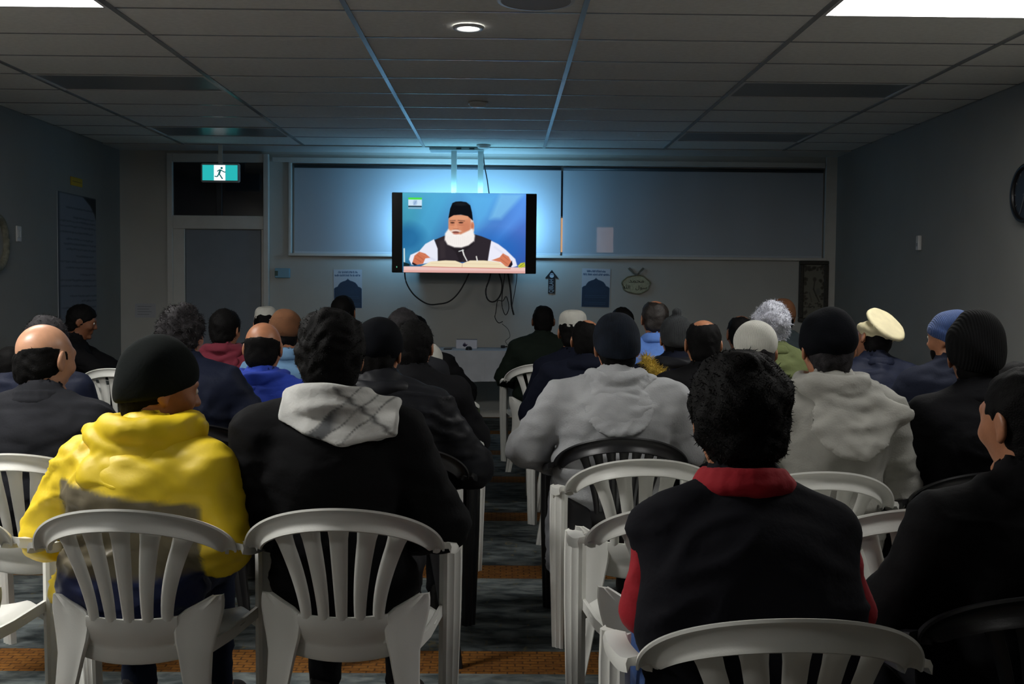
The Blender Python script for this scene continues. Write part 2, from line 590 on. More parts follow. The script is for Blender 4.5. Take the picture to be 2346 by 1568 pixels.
# ---- window with two roller blinds
wn = tag(empty('window_1', (0, YF, 0)), 'long window behind two roller blinds', kind='structure')
f = MB()
for (x0, x1, z0, z1) in ((WX0, WX1, WZ1 - .045, WZ1), (WX0, WX1, WZ0, WZ0 + .04), (WX0, WX0 + .045, WZ0 + .04, WZ1 - .045), (WX1 - .045, WX1, WZ0 + .04, WZ1 - .045)):
    f.box(x0, x1, .07, .13, z0, z1)
mx = on_wall(1255, 500).x
f.box(mx - .2, mx - .16, .07, .13, WZ0 + .04, WZ1 - .045)
f.build('window_frame', M_trim, wn)
gl = mat('window_glass', (.01, .012, .016), .05, spec=.8)
gl.node_tree.nodes['Principled BSDF'].inputs['Transmission Weight'].default_value = .9
gl.node_tree.nodes['Principled BSDF'].inputs['Base Color'].default_value = (.8, .85, .9, 1)
MB().box(WX0 + .045, mx - .2, .095, .1, WZ0 + .04, WZ1 - .045).build('pane', gl, wn)
MB().box(mx - .16, WX1 - .045, .095, .1, WZ0 + .04, WZ1 - .045).build('pane', gl, wn)
MB().box(WX0 - .03, WX1 + .02, -.045, .06, WZ0 - .03, WZ0, .006).build('window_sill', M_trim, wn)
MB().box(WX0 - .03, WX0, -.02, .0, WZ0, WZ1, .004).build('window_architrave', M_trim, wn)


def blind_mat():
    m = bpy.data.materials.new('sunscreen_blind')
    m.use_nodes = True
    nt = m.node_tree; N = nt.nodes.new; L = nt.links.new
    b = nt.nodes['Principled BSDF']
    b.inputs['Base Color'].default_value = (*S(170, 178, 186), 1)
    b.inputs['Roughness'].default_value = .45
    tr = N('ShaderNodeBsdfTransparent'); mx_ = N('ShaderNodeMixShader')
    mx_.inputs[0].default_value = .05           # open weave
    L(b.outputs[0], mx_.inputs[1]); L(tr.outputs[0], mx_.inputs[2]); L(mx_.outputs[0], nt.nodes['Material Output'].inputs[0])
    tc = N('ShaderNodeTexCoord'); n = N('ShaderNodeTexNoise'); n.inputs['Scale'].default_value = 220
    bp = N('ShaderNodeBump'); bp.inputs['Strength'].default_value = .15; bp.inputs['Distance'].default_value = .002
    L(tc.outputs['Object'], n.inputs[0]); L(n.outputs['Fac'], bp.inputs['Height']); L(bp.outputs[0], b.inputs['Normal'])
    return m
M_blind = blind_mat()
M_bar = mat('blind_bottom_bar', S(190, 196, 202), .35)
for (pa, pb, lb) in ((673, 1284, 'pale roller blind left of the gap, lit blue behind the television'), (1291, 1884, 'dim grey roller blind right of the gap, pulled down to the sill')):
    a_, b_ = on_wall(pa, 382), on_wall(pb, 586)
    x0, x1 = a_.x, b_.x
    w = (x1 - x0) / 2
    e = tag(empty('roller_blind', ((x0 + x1) / 2, YF + .035, 0)), lb, 'blind', 'roller blinds at the window')
    zt = WZ1 - .03; zb = WZ0 + .012
    nx, nz = 40, 14
    V = []; Fc = []
    for j in range(nz):
        for i in range(nx):
            u, v = i / (nx - 1), j / (nz - 1)
            V.append((-w + 2 * w * u, .004 * math.sin(u * 9 + v * 2) * (1 - v) * v * 4 + .002 * math.sin(u * 31), zb + (zt - zb) * v))
    for j in range(nz - 1):
        for i in range(nx - 1): Fc.append([j * nx + i, j * nx + i + 1, (j + 1) * nx + i + 1, (j + 1) * nx + i])
    link('blind_fabric', np_mesh('blind_fabric', V, Fc, M_blind), e)
    MB().tube([(-w, 0, zt), (w, 0, zt)], .019, 10).build('roller_tube', mat('roller_dark', S(60, 66, 72), .4), e, smooth=True)
    MB().box(-w, w, -.008, .008, zb - .012, zb + .010, .003).build('bottom_bar', M_bar, e)
tag(MB().box(-1.5, 5, 13.06, 13.2, -.1, 4).build('neighbour_wall', mat('night_brick', S(30, 28, 28), .9)), 'dark wall of the neighbouring building outside', kind='structure')
tag(MB().box(-1.5, 5, YF + T_, 13.2, -.15, -.05).build('yard_ground', mat('yard_dark', S(20, 20, 20), .9)), 'dark yard outside', kind='structure')
# neighbour's lit window across the yard, seen through the gap and faintly through the weave
g1 = at(1289, 545, 13.0); g2 = at(1386, 553, 13.0)
for (c, hw, hh, nm, st) in ((g1, .02, .23, 'lit warm strip of a doorway outside in the dark yard', 1.0), (g2, .095, .16, 'lit pink window of a neighbouring building outside', 2.6)):
    e = tag(empty('neighbour_window', (c.x, 13.0, c.z)), nm, 'window')
    MB().box(-hw - .02, hw + .02, 0.01, .06, -hh - .02, hh + .02).build('surround', M_trim, e)
    MB().box(-hw, hw, 0, .012, -hh, hh).build('lit_pane', emit('neighbour_light_%d' % int(hw * 1000), (1.0, .55, .28) if hw < .05 else (1.0, .62, .5), st), e)

# ---- door with transom
du = tag(empty('door_1', (0, YF, 0)), 'grey flush door with a dark transom window above', kind='structure')
def wx(px): return on_wall(px, 600).x
def wz(py): return on_wall(510, py).z
X0, X1 = wx(386), wx(618)
jl, jr = wx(399), wx(606)
dz1 = wz(530); tz0, tz1 = wz(495), wz(373)
dl, dr = wx(427), wx(599)
MB().box(X0, jl, -.05, 0, 0, wz(353), .005).build('door_jamb', M_trim, du)
MB().box(jr, X1, -.06, 0, 0, wz(353), .005).build('door_jamb', M_trim, du)
MB().box(jl, jr, -.05, 0, tz1, wz(353), .005).build('transom_head', M_trim, du)
MB().box(jl, jr, -.05, 0, dz1 + .02, tz0, .005).build('transom_rail', M_trim, du)
MB().box(jl, dl - .005, -.035, 0, 0, dz1 + .02, .004).build('door_stop', M_trim, du)
MB().box(dr + .005, jr, -.035, 0, 0, dz1 + .02, .004).build('door_stop', M_trim, du)
leaf = MB().box(dl, dr, -.025, -.001, .01, dz1 + .012, .003).build('door_leaf', mat('door_paint', S(120, 128, 138), .5, var=.03), du)
M_dark_glass = mat('dark_night_glass', S(20, 24, 32), .08, spec=.7)
mid = wx(504)
MB().box(jl, mid - .03, -.012, -.004, tz0, tz1).build('transom_pane', M_dark_glass, du)
MB().box(mid + .03, jr, -.012, -.004, tz0, tz1).build('transom_pane', M_dark_glass, du)
MB().box(mid - .03, mid + .03, -.03, 0, tz0, tz1, .004).build('transom_mullion', mat('mullion_dark', S(26, 28, 32), .5), du)
hd_ = MB(); hz = 1.02
hd_.tube([(dl + .06, -.026, hz), (dl + .06, -.07, hz)], .011); hd_.tube([(dl + .06, -.07, hz), (dl + .18, -.07, hz)], .009)
hd_.build('door_handle', mat('satin_metal', S(160, 162, 165), .3, metal=.9), leaf, smooth=True)

# ---- exit sign hung in front of the transom
ex = at(504, 396, 11.1)
e = tag(empty('exit_sign', (ex.x, 11.1, ex.z)), 'lit green and white exit sign with a running figure above the door', 'exit sign')
k = 11.1 / FPX
W2, H2 = 44 * k, 21.5 * k
MB().box(-W2, W2, 0, .05, -H2, H2, .012).build('housing', mat('sign_housing', S(190, 196, 200), .4), e)
MB().box(-.02, .02, .015, .035, H2, ZC - ex.z).build('ceiling_bracket', M_white_pl, e)
Mg = emit('exit_green', S(40, 178, 178), 1.05)
Mw = emit('exit_white', (.86, .97, 1.0), 1.15)
lw = W2 * .90; lh = H2 * .80; cw = W2 * .31
MB().box(-lw, -cw, -.003, .0, -lh, lh).build('green_panel', Mg, e)
MB().box(cw * .9, lw, -.003, .0, -lh, lh).build('green_panel', Mg, e)
wp = MB().box(-cw, cw * .9, -.003, .0, -lh, lh).build('white_panel', Mw, e)
# running figure: limbs, body and head in green
Mgd = emit('exit_figure', S(30, 110, 110), .8)
fg = MB(); u_ = W2 / 44.0
def limb(mb_, a, b, w_, y0=-.006, y1=-.003):
    a, b = Vector(a) * u_, Vector(b) * u_
    d = (b - a).normalized(); n = Vector((-d.y, d.x)) * w_ * u_ / 2
    mb_.prism([(a + n)[:], (b + n)[:], (b - n)[:], (a - n)[:]], y0, y1)
limb(fg, (1, 6), (-2, -3), 4.2); limb(fg, (0, 7), (11, 1), 2.2); limb(fg, (0, 7), (-6, 3), 2.0)
limb(fg, (-2, -2), (6, -14), 2.6); limb(fg, (-2, -2), (-6, -9), 2.6); limb(fg, (-6, -9), (-12, -8), 2.2); limb(fg, (11, 1), (13, 2), 2.0)
hx_, hz_ = 4, 10.5
fg.prism([((hx_ + 2.6 * math.cos(i * math.pi / 6)) * u_, (hz_ + 2.6 * math.sin(i * math.pi / 6)) * u_) for i in range(12)], -.006, -.003)
fg.build('running_figure', Mgd, wp)

# ================================================================== television on its ceiling mount
TVY = YF - .50
ta, tb = at(898, 441, TVY), at(1228, 628, TVY)
tvx, tvz = (ta.x + tb.x) / 2, (ta.z + tb.z) / 2
TW, TH = (tb.x - ta.x) / 2, (ta.z - tb.z) / 2
tv = tag(empty('television', (tvx, TVY, tvz), R(0)), 'large flat television hung from the ceiling, showing a bearded speaker on blue', 'television')
tv.rotation_euler = (R(2.0), R(0.0), 0)
MB().box(-TW, TW, 0, .045, -TH, TH, .006).build('casing', M_black, tv)
MB().box(-TW * .72, TW * .74, .045, .42, -TH * .97, -TH * .24, .02).build('rear_light_block', M_black, tv)  # added unseen box, keeps the bias glow off the wall below the set
MB().box(-TW + .004, TW - .004, -.003, .002, -TH + .006, TH - .006, .001).build('screen_glass', mat('screen_black', S(7, 7, 9), .18), tv)
# the picture (4:3 with black side bars), painted in the pixel frame of the study crop
PW, PH = 1225.0, 784.0


def tv_picture(u, v):
    U = 272 + u * PW; V = 193 + v * PH
    p = Paint(U, V)
    a = np.clip((U - 272) / PW, 0, 1); b = np.clip((V - 193) / PH, 0, 1)
    base = np.stack([50 + 40 * a + 30 * (1 - b) * (1 - a), 135 + 40 * (1 - b) - 20 * a, 190 + 45 * a + 10 * (1 - b)], -1)
    base *= (1 - .38 * b * (1 - .5 * np.sin(a * 3.1)))[..., None]
    p.c = base
    p.poly([(560, 193), (760, 193), (560, 700), (272, 900), (272, 700)], (80, 180, 225), 120, .5)
    p.poly([(900, 193), (1230, 193), (1140, 420), (1000, 560)], (100, 195, 245), 110, .55)
    p.poly([(1240, 193), (1480, 193), (1250, 440), (1140, 440)], (140, 212, 245), 50, .6)
    p.poly([(1497, 200), (1497, 420), (1200, 700), (1180, 640)], (95, 160, 245), 90, .55)
    p.poly([(272, 300), (420, 260), (420, 470), (272, 520)], (70, 165, 190), 110, .5)
    p.ell(330, 640, 150, 130, (30, 96, 150), .9, .7)
    p.ell(1180, 760, 330, 170, (30, 105, 190), .9, .6)
    # logo
    p.poly([(330, 240), (465, 240), (465, 262), (330, 262)], (80, 225, 70), 5)
    p.poly([(330, 260), (465, 260), (465, 322), (330, 322)], (205, 230, 248), 4)
    p.ell(397, 290, 20, 24, (150, 180, 215), .7, .8); p.line((385, 310), (412, 270), 6, (120, 150, 200), 5, .7)
    p.poly([(330, 321), (463, 321), (463, 333), (330, 333)], (25, 45, 60), 4)
    p.poly([(330, 336), (463, 336), (463, 350), (330, 350)], (170, 200, 220), 6, .8)
    for i in range(9): p.line((340 + i * 13.5, 340), (340 + i * 13.5, 347), 4, (90, 120, 150), 4, .7)
    # sleeves
    p.poly([(585, 648), (640, 760), (622, 868), (480, 892), (365, 905), (338, 850), (352, 805), (440, 765), (500, 695)], (232, 234, 248), 9)
    p.poly([(1150, 655), (1225, 690), (1300, 745), (1395, 835), (1416, 905), (1370, 918), (1110, 870)], (236, 236, 250), 9)
    p.line((470, 800), (590, 850), 14, (200, 205, 228), 22, .6); p.line((1190, 720), (1330, 820), 12, (205, 210, 232), 22, .5)
    # waistcoat
    p.poly([(590, 655), (690, 612), (960, 588), (1060, 615), (1155, 652), (1135, 770), (1120, 872), (625, 872), (622, 740)], (46, 40, 46), 8)
    p.poly([(700, 690), (980, 690), (900, 760), (860, 868), (840, 868), (800, 770)], (34, 29, 34), 16, .8)
    p.poly([(640, 670), (690, 650), (700, 830), (650, 840)], (62, 54, 58), 24, .5)
    # hair, ear, head
    p.poly([(935, 430), (975, 460), (985, 560), (960, 610), (915, 600), (915, 440)], (225, 205, 195), 12)
    p.ell(966, 512, 19, 38, (214, 140, 108), .3); p.ell(966, 515, 9, 24, (180, 105, 80), .6, .7)
    p.poly([(735, 405), (945, 405), (952, 480), (940, 590), (860, 640), (765, 640), (728, 560), (728, 470)], (214, 142, 108), 12)
    p.poly([(745, 410), (930, 410), (920, 452), (750, 452)], (226, 160, 124), 18, .8)
    p.ell(905, 530, 44, 60, (198, 122, 92), .9, .6); p.ell(760, 525, 24, 40, (222, 150, 112), .9, .6)
    p.line((745, 466), (795, 462), 9, (120, 84, 68), 7, .8); p.line((825, 460), (888, 466), 9, (120, 84, 68), 7, .8)
    p.ell(768, 484, 22, 8, (70, 40, 32), .5, .9); p.ell(852, 482, 24, 8, (70, 40, 32), .5, .9)
    p.ell(768, 504, 26, 7, (180, 108, 84), .9, .6); p.ell(852, 504, 30, 7, (180, 108, 84), .9, .6)
    p.poly([(802, 478), (822, 540), (800, 552), (778, 545), (790, 500)], (226, 152, 116), 10, .8)
    p.line((778, 546), (826, 544), 7, (160, 92, 70), 7, .7); p.line((832, 552), (858, 590), 7, (176, 108, 84), 8, .6)
    # beard
    p.poly([(728, 545), (770, 585), (850, 598), (930, 560), (965, 540), (992, 610), (985, 660), (930, 705), (860, 728), (790, 726), (720, 700), (692, 650), (696, 590)], (246, 240, 236), 16)
    p.ell(800, 566, 52, 15, (238, 226, 218), .6, .8); p.ell(802, 577, 34, 10, (120, 60, 52), .5, .9); p.ell(804, 592, 30, 8, (196, 120, 104), .5, .8)
    for i in range(16):
        x = 705 + i * 18; p.line((x, 610 + 8 * (i % 3)), (x + 14 * (i - 8) / 8, 705 - abs(i - 8) * 5), 4, (222, 214, 212), 7, .45)
    # hat
    p.poly([(728, 440), (745, 345), (768, 290), (800, 276), (850, 273), (905, 280), (945, 312), (962, 380), (972, 462), (920, 418), (850, 403), (780, 410)], (14, 16, 22), 6)
    p.ell(850, 300, 70, 16, (36, 40, 44), .9, .5)
    # table, book, hands
    p.poly([(284, 918), (1497, 918), (1497, 980), (284, 980)], (236, 196, 190), 5)
    p.poly([(284, 955), (1497, 955), (1497, 980), (284, 980)], (216, 160, 152), 16, .8)
    p.poly([(452, 918), (556, 868), (700, 855), (800, 858), (868, 884), (945, 854), (1080, 852), (1230, 866), (1352, 932), (900, 926), (860, 926)], (240, 224, 190), 6)
    p.line((560, 886), (850, 892), 4, (216, 190, 150), 8, .6); p.line((900, 886), (1240, 890), 4, (216, 190, 150), 8, .6)
    p.line((868, 884), (866, 925), 6, (200, 150, 130), 6, .7)
    p.poly([(452, 914), (860, 922), (1350, 928), (1350, 936), (452, 922)], (196, 110, 96), 5, .8)
    p.poly([(372, 880), (392, 812), (440, 772), (500, 790), (548, 830), (500, 838), (478, 890), (410, 902)], (206, 116, 84), 8)
    p.line((420, 806), (480, 850), 6, (160, 78, 56), 7, .6); p.line((400, 838), (456, 872), 6, (160, 78, 56), 7, .6); p.line((450, 788), (530, 830), 5, (228, 150, 118), 8, .6)
    p.poly([(372, 876), (420, 902), (395, 908), (368, 895)], (30, 24, 34), 6)
    p.poly([(1160, 850), (1240, 820), (1272, 780), (1330, 812), (1362, 870), (1350, 915), (1300, 908), (1250, 866)], (212, 124, 92), 8)
    p.line((1270, 800), (1330, 850), 6, (164, 84, 62), 7, .6); p.line((1250, 836), (1320, 888), 6, (164, 84, 62), 7, .6)
    p.poly([(1362, 850), (1370, 890), (1350, 918), (1325, 912)], (30, 24, 34), 6)
    # microphone, pens, flowers
    p.line((870, 752), (884, 800), 13, (236, 236, 232), 5); p.line((884, 800), (915, 858), 11, (226, 226, 224), 5); p.line((834, 765), (880, 752), 9, (210, 215, 214), 5)
    p.line((1008, 815), (1018, 858), 12, (230, 228, 222), 5)
    p.line((290, 745), (292, 880), 13, (210, 228, 226), 5); p.poly([(284, 875), (345, 895), (345, 915), (284, 918)], (20, 40, 44), 6)
    p.poly([(1420, 905), (1450, 875), (1490, 868), (1497, 912), (1440, 925)], (206, 206, 60), 10); p.line((1440, 910), (1480, 880), 7, (90, 110, 40), 7, .8); p.line((1455, 915), (1495, 895), 6, (120, 130, 40), 7, .7)
    return np.clip(p.c, 0, 255)


kx = 1.0 / 4.356 * TVY / FPX
pic = painted_panel('screen_picture', tv, PW * kx, PH * kx * 1.005, 306, 197, tv_picture, painted_mat('screen_print', SCREEN_GAIN))
pic.location = ((272 + PW / 2 - 885) * kx, -.0045, (586 - 193 - PH / 2) * kx)
MB().box(-TW + .045, -TW + .055, -.005, -.002, -TH + .05, -TH + .065).build('status_light', emit('status_green', (.2, .8, .5), .5), tv)
# LED bias light strip fixed to the back of the casing
bl = bpy.data.lights.new('bias_light', 'AREA')
bl.shape = 'RECTANGLE'; bl.size = TW * 1.92; bl.size_y = TH * .8
bl.energy = TV_GLOW_W; bl.color = (.28, .64, 1.0)
blo = bpy.data.objects.new('bias_light', bl); COL.objects.link(blo); blo.parent = tv
blo.location = (0, .10, TH * .22); blo.rotation_euler = (R(90), 0, 0)
bl2 = bpy.data.lights.new('bias_light_top', 'AREA')
bl2.shape = 'RECTANGLE'; bl2.size = TW * 1.6; bl2.size_y = .03
bl2.energy = TV_TOP_W; bl2.color = (.25, .75, 1.0)
blo2 = bpy.data.objects.new('bias_light_top', bl2); COL.objects.link(blo2); blo2.parent = tv
blo2.location = (0, .03, TH + .004); blo2.rotation_euler = (R(180 - 25), 0, 0)
# mount
mt = tag(empty('television_mount', (tvx, TVY + .1, 0)), 'white two-post ceiling mount above the television', 'mount')
M_post = mat('mount_white', S(215, 220, 222), .35)
for px in (1040, 1101):
    q = at(px, 400, TVY + .1)
    MB().box(q.x - tvx - .028, q.x - tvx + .028, -.02, .02, tvz - TH * .4, ZC, .004).build('post', M_post, mt)
qa, qb = at(985, 350, TVY + .1), at(1108, 350, TVY + .1)
MB().box(qa.x - tvx, qb.x - tvx, -.10, .14, ZC - .03, ZC - .001, .004).build('ceiling_plate', mat('mount_plate', S(150, 160, 165), .4), mt)
for dx in (.27, .40):
    MB().box(qa.x - tvx + dx, qa.x - tvx + dx + .05, -.108, -.10, ZC - .022, ZC - .008).build('bolt', M_black, mt)
MB().box(at(1030, 400, TVY).x - tvx, at(1112, 400, TVY).x - tvx, -.035, -.005, tvz - .1, tvz + .1, .004).build('bracket', M_black, mt)

# cables
M_cable = mat('cable_black', S(16, 17, 19), .5)
def cable(name, pts, r, label, Y=11.4, n=60):
    P = spline([at(px, py, Y + dy) for (px, py, dy) in [(q + (0,))[:3] for q in pts]], n)
    c = P[0].copy()
    o = MB().tube([p - c for p in P], r, 7).build(name, M_cable, None, smooth=True, loc=c)
    tag(o, label, 'cable')
    return o
cable('power_cable', [(926, 612), (930, 645), (945, 672), (966, 690), (985, 698), (1005, 697), (1025, 693), (1042, 681), (1058, 660), (1074, 628), (1078, 610)], .0075, 'black cable hanging in a wide loop under the left of the television', Y=YF - .22)
cable('signal_cable', [(1128, 610), (1121, 640), (1113, 665), (1116, 684), (1126, 692), (1138, 688), (1148, 672), (1150, 650), (1144, 628), (1140, 610)], .008, 'thick black cable coiled in a loop under the right of the television', Y=YF - .22)
cable('thin_cable', [(1158, 612), (1155, 640), (1151, 670), (1150, 700), (1158, 722), (1166, 705), (1160, 680), (1152, 690), (1140, 690), (1136, 715), (1134, 728), (1142, 740), (1152, 737)], .0045, 'thin black cable tangled below the coiled loop', Y=YF - .18)
cable('plug_lead', [(1161, 612), (1166, 640), (1170, 670), (1172, 700), (1177, 722)], .009, 'black lead with a plug dangling furthest down on the right', Y=YF - .16)
cable('adapter_lead', [(1183, 612), (1184, 635), (1180, 665), (1175, 690), (1172, 708)], .004, 'thin lead hanging rightmost under the television', Y=YF - .14)
cable('aerial_cable', [(1107, 352), (1110, 380), (1116, 412), (1121, 448)], .006, 'thin black cable running down beside the right mount post', Y=YF - .2, n=20)
cable('charger_wire', [(1150, 742), (1164, 755), (1168, 772), (1158, 782), (1164, 792), (1168, 802), (1160, 810), (1154, 812)], .0025, 'very thin wire hanging down to the table', Y=YF - .2)

# ================================================================== things on the front wall
def wall_thing(name, px, py, label, cat, Y=YF - .004, group=None):
    p = at(px, py, Y); return tag(empty(name, p), label, cat, group), Y / FPX


def poster_paint(seed, dome=True, ang=0):
    def fn(u, v):
        U, V = u * 64, v * 90
        p = Paint(U, V)
        p.fill((196, 204, 214))
        rr = random.Random(seed)
        for (y, a, b) in ((6.5, 11, 53), (14, 3, 62)):
            x = a
            while x < b:
                wl = rr.choice((3, 5, 7, 9)); xe = min(x + wl * 1.3, b)
                xx = x
                while xx < xe:
                    p.line((xx, y - 2.2 * rr.random() - .6), (xx + rr.uniform(-.7, .9), y + 1.8), .8, (40, 66, 104), 1.0, .75)
                    if rr.random() < .5: p.line((xx, y + rr.uniform(-2, 1.6)), (xx + 1.2, y + rr.uniform(-2, 1.6)), .7, (40, 66, 104), 1.0, .7)
                    xx += 1.35
                x = xe + 1.6
        navy = (30, 60, 88)
        pts = [(1, 90), (1, 45), (4, 42), (9, 40), (11, 36), (15, 31), (21, 28), (27, 26), (31, 23), (32, 21), (33, 23), (37, 26), (43, 28), (49, 31), (53, 36), (55, 40), (60, 42), (63, 45), (63, 90)]
        p.poly(pts, navy, 1.4)
        p.poly([(10, 46), (54, 46), (54, 60), (10, 60)], (38, 70, 100), 10, .6)
        for y in (63, 67, 79, 83):
            x = 8
            while x < 55:
                l = rr.uniform(2, 6); p.line((x, y), (x + l, y), .8, (104, 134, 160), 1.2, .55); x += l + 1.4
        return p.c
    return fn


for (px, py, sd, lb) in ((797, 662, 3, 'white poster with a navy dome shape, left of the television cables'), (1365, 660, 5, 'white poster with a navy dome shape, right of the arrow sign')):
    e, k = wall_thing('poster', px, py, lb, 'poster', group='dome posters on the front wall')
    w_, h_ = 65 * k, 88 * k
    MB().box(-w_ / 2, w_ / 2, .0005, .003, -h_ / 2, h_ / 2).build('paper', mat('paper', S(200, 204, 208), .7), e)
    painted_panel('poster_print', e, w_, h_, 130, 180, poster_paint(sd), painted_mat('poster_print_%d' % sd))
    e.rotation_euler = (0, R(1.0 if sd == 5 else -.5), 0)

# arrow sign
e, k = wall_thing('arrow_sign', 1264, 646, 'black upward arrow sign with a white emblem and vertical lettering QIBLAH', 'sign', Y=YF - .006)
M_sign = mat('sign_black', S(14, 22, 30), .5)
def kk(x, y): return ((x - 535) / 22.4 * k, (800 - y) / 22.4 * k)
ab = MB().prism([kk(*q) for q in ((535, 190), (885, 630), (700, 590), (695, 1395), (350, 1395), (360, 590), (190, 610))], -.004, .002).build('arrow_board', M_sign, e)
M_sw = mat('sign_white', S(200, 208, 216), .6)
mb = MB()
mb.prism([kk(535 + 112 * math.cos(a) * (1 if True else 1), 480 + 118 * math.sin(a)) for a in [i * math.pi / 12 for i in range(24)]], -.0055, -.004)
mb.build('emblem', M_sw, ab)
mb = MB(); mb.prism([kk(*q) for q in ((415, 440), (535, 412), (655, 440), (655, 462), (535, 436), (415, 462))], -.007, -.0055); mb.build('emblem_band', M_sign, ab)
text_mesh('lettering', 'QIBLAH', 14.5 * k, mat('sign_letter', S(170, 180, 186), .6), ab, (kk(520, 1010)[0], -.0048, kk(520, 1010)[1]), rot=(R(90), R(-90), 0), depth=.0006, sx=.62)

# oval plaque with ribbon
e, k = wall_thing('oval_plaque', 1457, 652, 'pale oval plaque with dark calligraphy hung from a ribbon bow', 'plaque', Y=YF - .008)
M_pl = mat('plaque_cream', S(176, 178, 150), .6, var=.12, vscale=40)
M_plr = mat('plaque_rim', S(128, 126, 100), .5, var=.2, vscale=60, bump=.4, bscale=90)
n = 40
mb = MB()
mb.prism([((30 + 1.2 * math.sin(7 * a)) * k * math.cos(a), (19.5 + .9 * math.cos(5 * a)) * k * math.sin(a)) for a in [2 * math.pi * i / n for i in range(n)]], -.004, .006)
pf = mb.build('plaque_face', M_pl, e)
P = [(Vector(((32 + 1.4 * math.sin(7 * a)) * k * math.cos(a), -.004, (21 + 1.0 * math.cos(5 * a)) * k * math.sin(a)))) for a in [2 * math.pi * i / 60 for i in range(61)]]
MB().tube(P, 1.6 * k, 6, cap=False).build('scroll_rim', M_plr, e, smooth=True)
M_rib = mat('ribbon', S(104, 104, 92), .6)
for sx in (-1, 1):
    mb = MB()
    mb.prism([(sx * 2 * k, 21 * k), (sx * 5 * k, 22.5 * k), (sx * 19 * k, 36 * k), (sx * 15 * k, 39 * k), (sx * 9 * k, 33 * k), (sx * 3 * k, 25 * k)], -.012, -.002)
    mb.build('ribbon_tail', M_rib, e)
mb = MB(); mb.prism([(-3 * k, 20 * k), (3 * k, 20 * k), (3 * k, 25 * k), (-3 * k, 25 * k)], -.016, 0); mb.build('ribbon_knot', M_rib, e)
M_ink = mat('ink', S(20, 22, 20), .6)
text_mesh('calligraphy', '\ufeaa\ufee4\ufea4\ufee3', 13 * k, M_ink, pf, (1 * k, -.0052, 8 * k), depth=.0006, sx=1.25)
text_mesh('calligraphy', '\ufdf2   \ufedd\ufeee\ufeb3\ufead', 11.5 * k, M_ink, pf, (0, -.0052, -7 * k), depth=.0006, sx=1.2)

# carved framed panel in the right corner
e, k = wall_thing('carved_picture', 1864, 668, 'tall dark framed carved panel in the front right corner', 'picture', Y=YF - .035)
M_fr = mat('carved_frame', S(52, 48, 40), .55, var=.3, vscale=50, bump=.6, bscale=70)
w_, h_ = 33.5 * k, 70 * k
for (x0, x1, z0, z1) in ((-w_, w_, h_ - 9 * k, h_), (-w_, w_, -h_, -h_ + 9 * k), (-w_, -w_ + 10 * k, -h_ + 9 * k, h_ - 9 * k), (w_ - 10 * k, w_, -h_ + 9 * k, h_ - 9 * k)):
    MB().box(x0, x1, -.014, .03, z0, z1, .006).build('frame_rail', M_fr, e)
def carved(u, v):
    U, V = u * 48, v * 122
    p = Paint(U, V); p.fill((118, 116, 104))
    rr = random.Random(4)
    for i in range(60):
        s = rr.choice((-1, 1)); x = 24 + s * rr.uniform(15, 23); y = rr.uniform(3, 118)
        p.ell(x, y, rr.uniform(1.5, 4), rr.uniform(1.5, 4), (62, 58, 48), .5, .7)
    for i in range(14): p.ell(rr.uniform(4, 44), rr.uniform(2, 14), rr.uniform(2, 5), rr.uniform(1.5, 4), (58, 54, 46), .5, .7)
    p.line((26, 40), (24, 56), 2.2, (48, 46, 40), 2, .8); p.line((24, 56), (30, 70), 2.6, (44, 42, 38), 2, .8); p.line((30, 70), (37, 84), 2.4, (48, 46, 40), 2, .8)
    p.ell(26, 34, 4, 5, (66, 62, 54), .6, .8); p.ell(34, 62, 5, 8, (96, 96, 92), .6, .7); p.line((15, 64), (20, 84), 2, (70, 66, 56), 3, .6)
    for i in range(16): p.ell(rr.uniform(10, 40), rr.uniform(86, 98), rr.uniform(1, 3.5), rr.uniform(1, 2.5), (60, 58, 48), .6, .7)
    return p.c
painted_panel('carved_relief', e, 2 * w_ - 18 * k, 2 * h_ - 16 * k, 60, 130, carved, painted_mat('carved_print', rough=.7)).location = (0, .004, 0)

# small blue box by the door, paper on the wall, switches
e, k = wall_thing('alarm_box', 648, 626, 'small pale blue box on the wall right of the door', 'box', Y=YF)
MB().box(-17 * k, 17 * k, -.03, 0, -11 * k, 11 * k, .005).build('cover', mat('pale_blue', S(120, 168, 190), .5), e)
MB().box(-17 * k, -10 * k, -.034, -.03, -6 * k, 5 * k, .001).build('dark_label', mat('label_grey', S(70, 90, 80), .6), e)
e, k = wall_thing('paper_notice', 333, 712, 'faint pale paper notice on the wall left of the door', 'paper', Y=YF)
MB().box(-24 * k, 24 * k, -.002, 0, -16 * k, 16 * k).build('sheet', mat('paper_faint', S(176, 178, 184), .7), e)
for i in range(4): MB().box(-18 * k, (14 - 5 * (i % 2)) * k, -.0028, -.002, (9 - 6 * i) * k, (10 - 6 * i) * k).build('printed_line', mat('print_grey', S(120, 124, 130), .7), e)

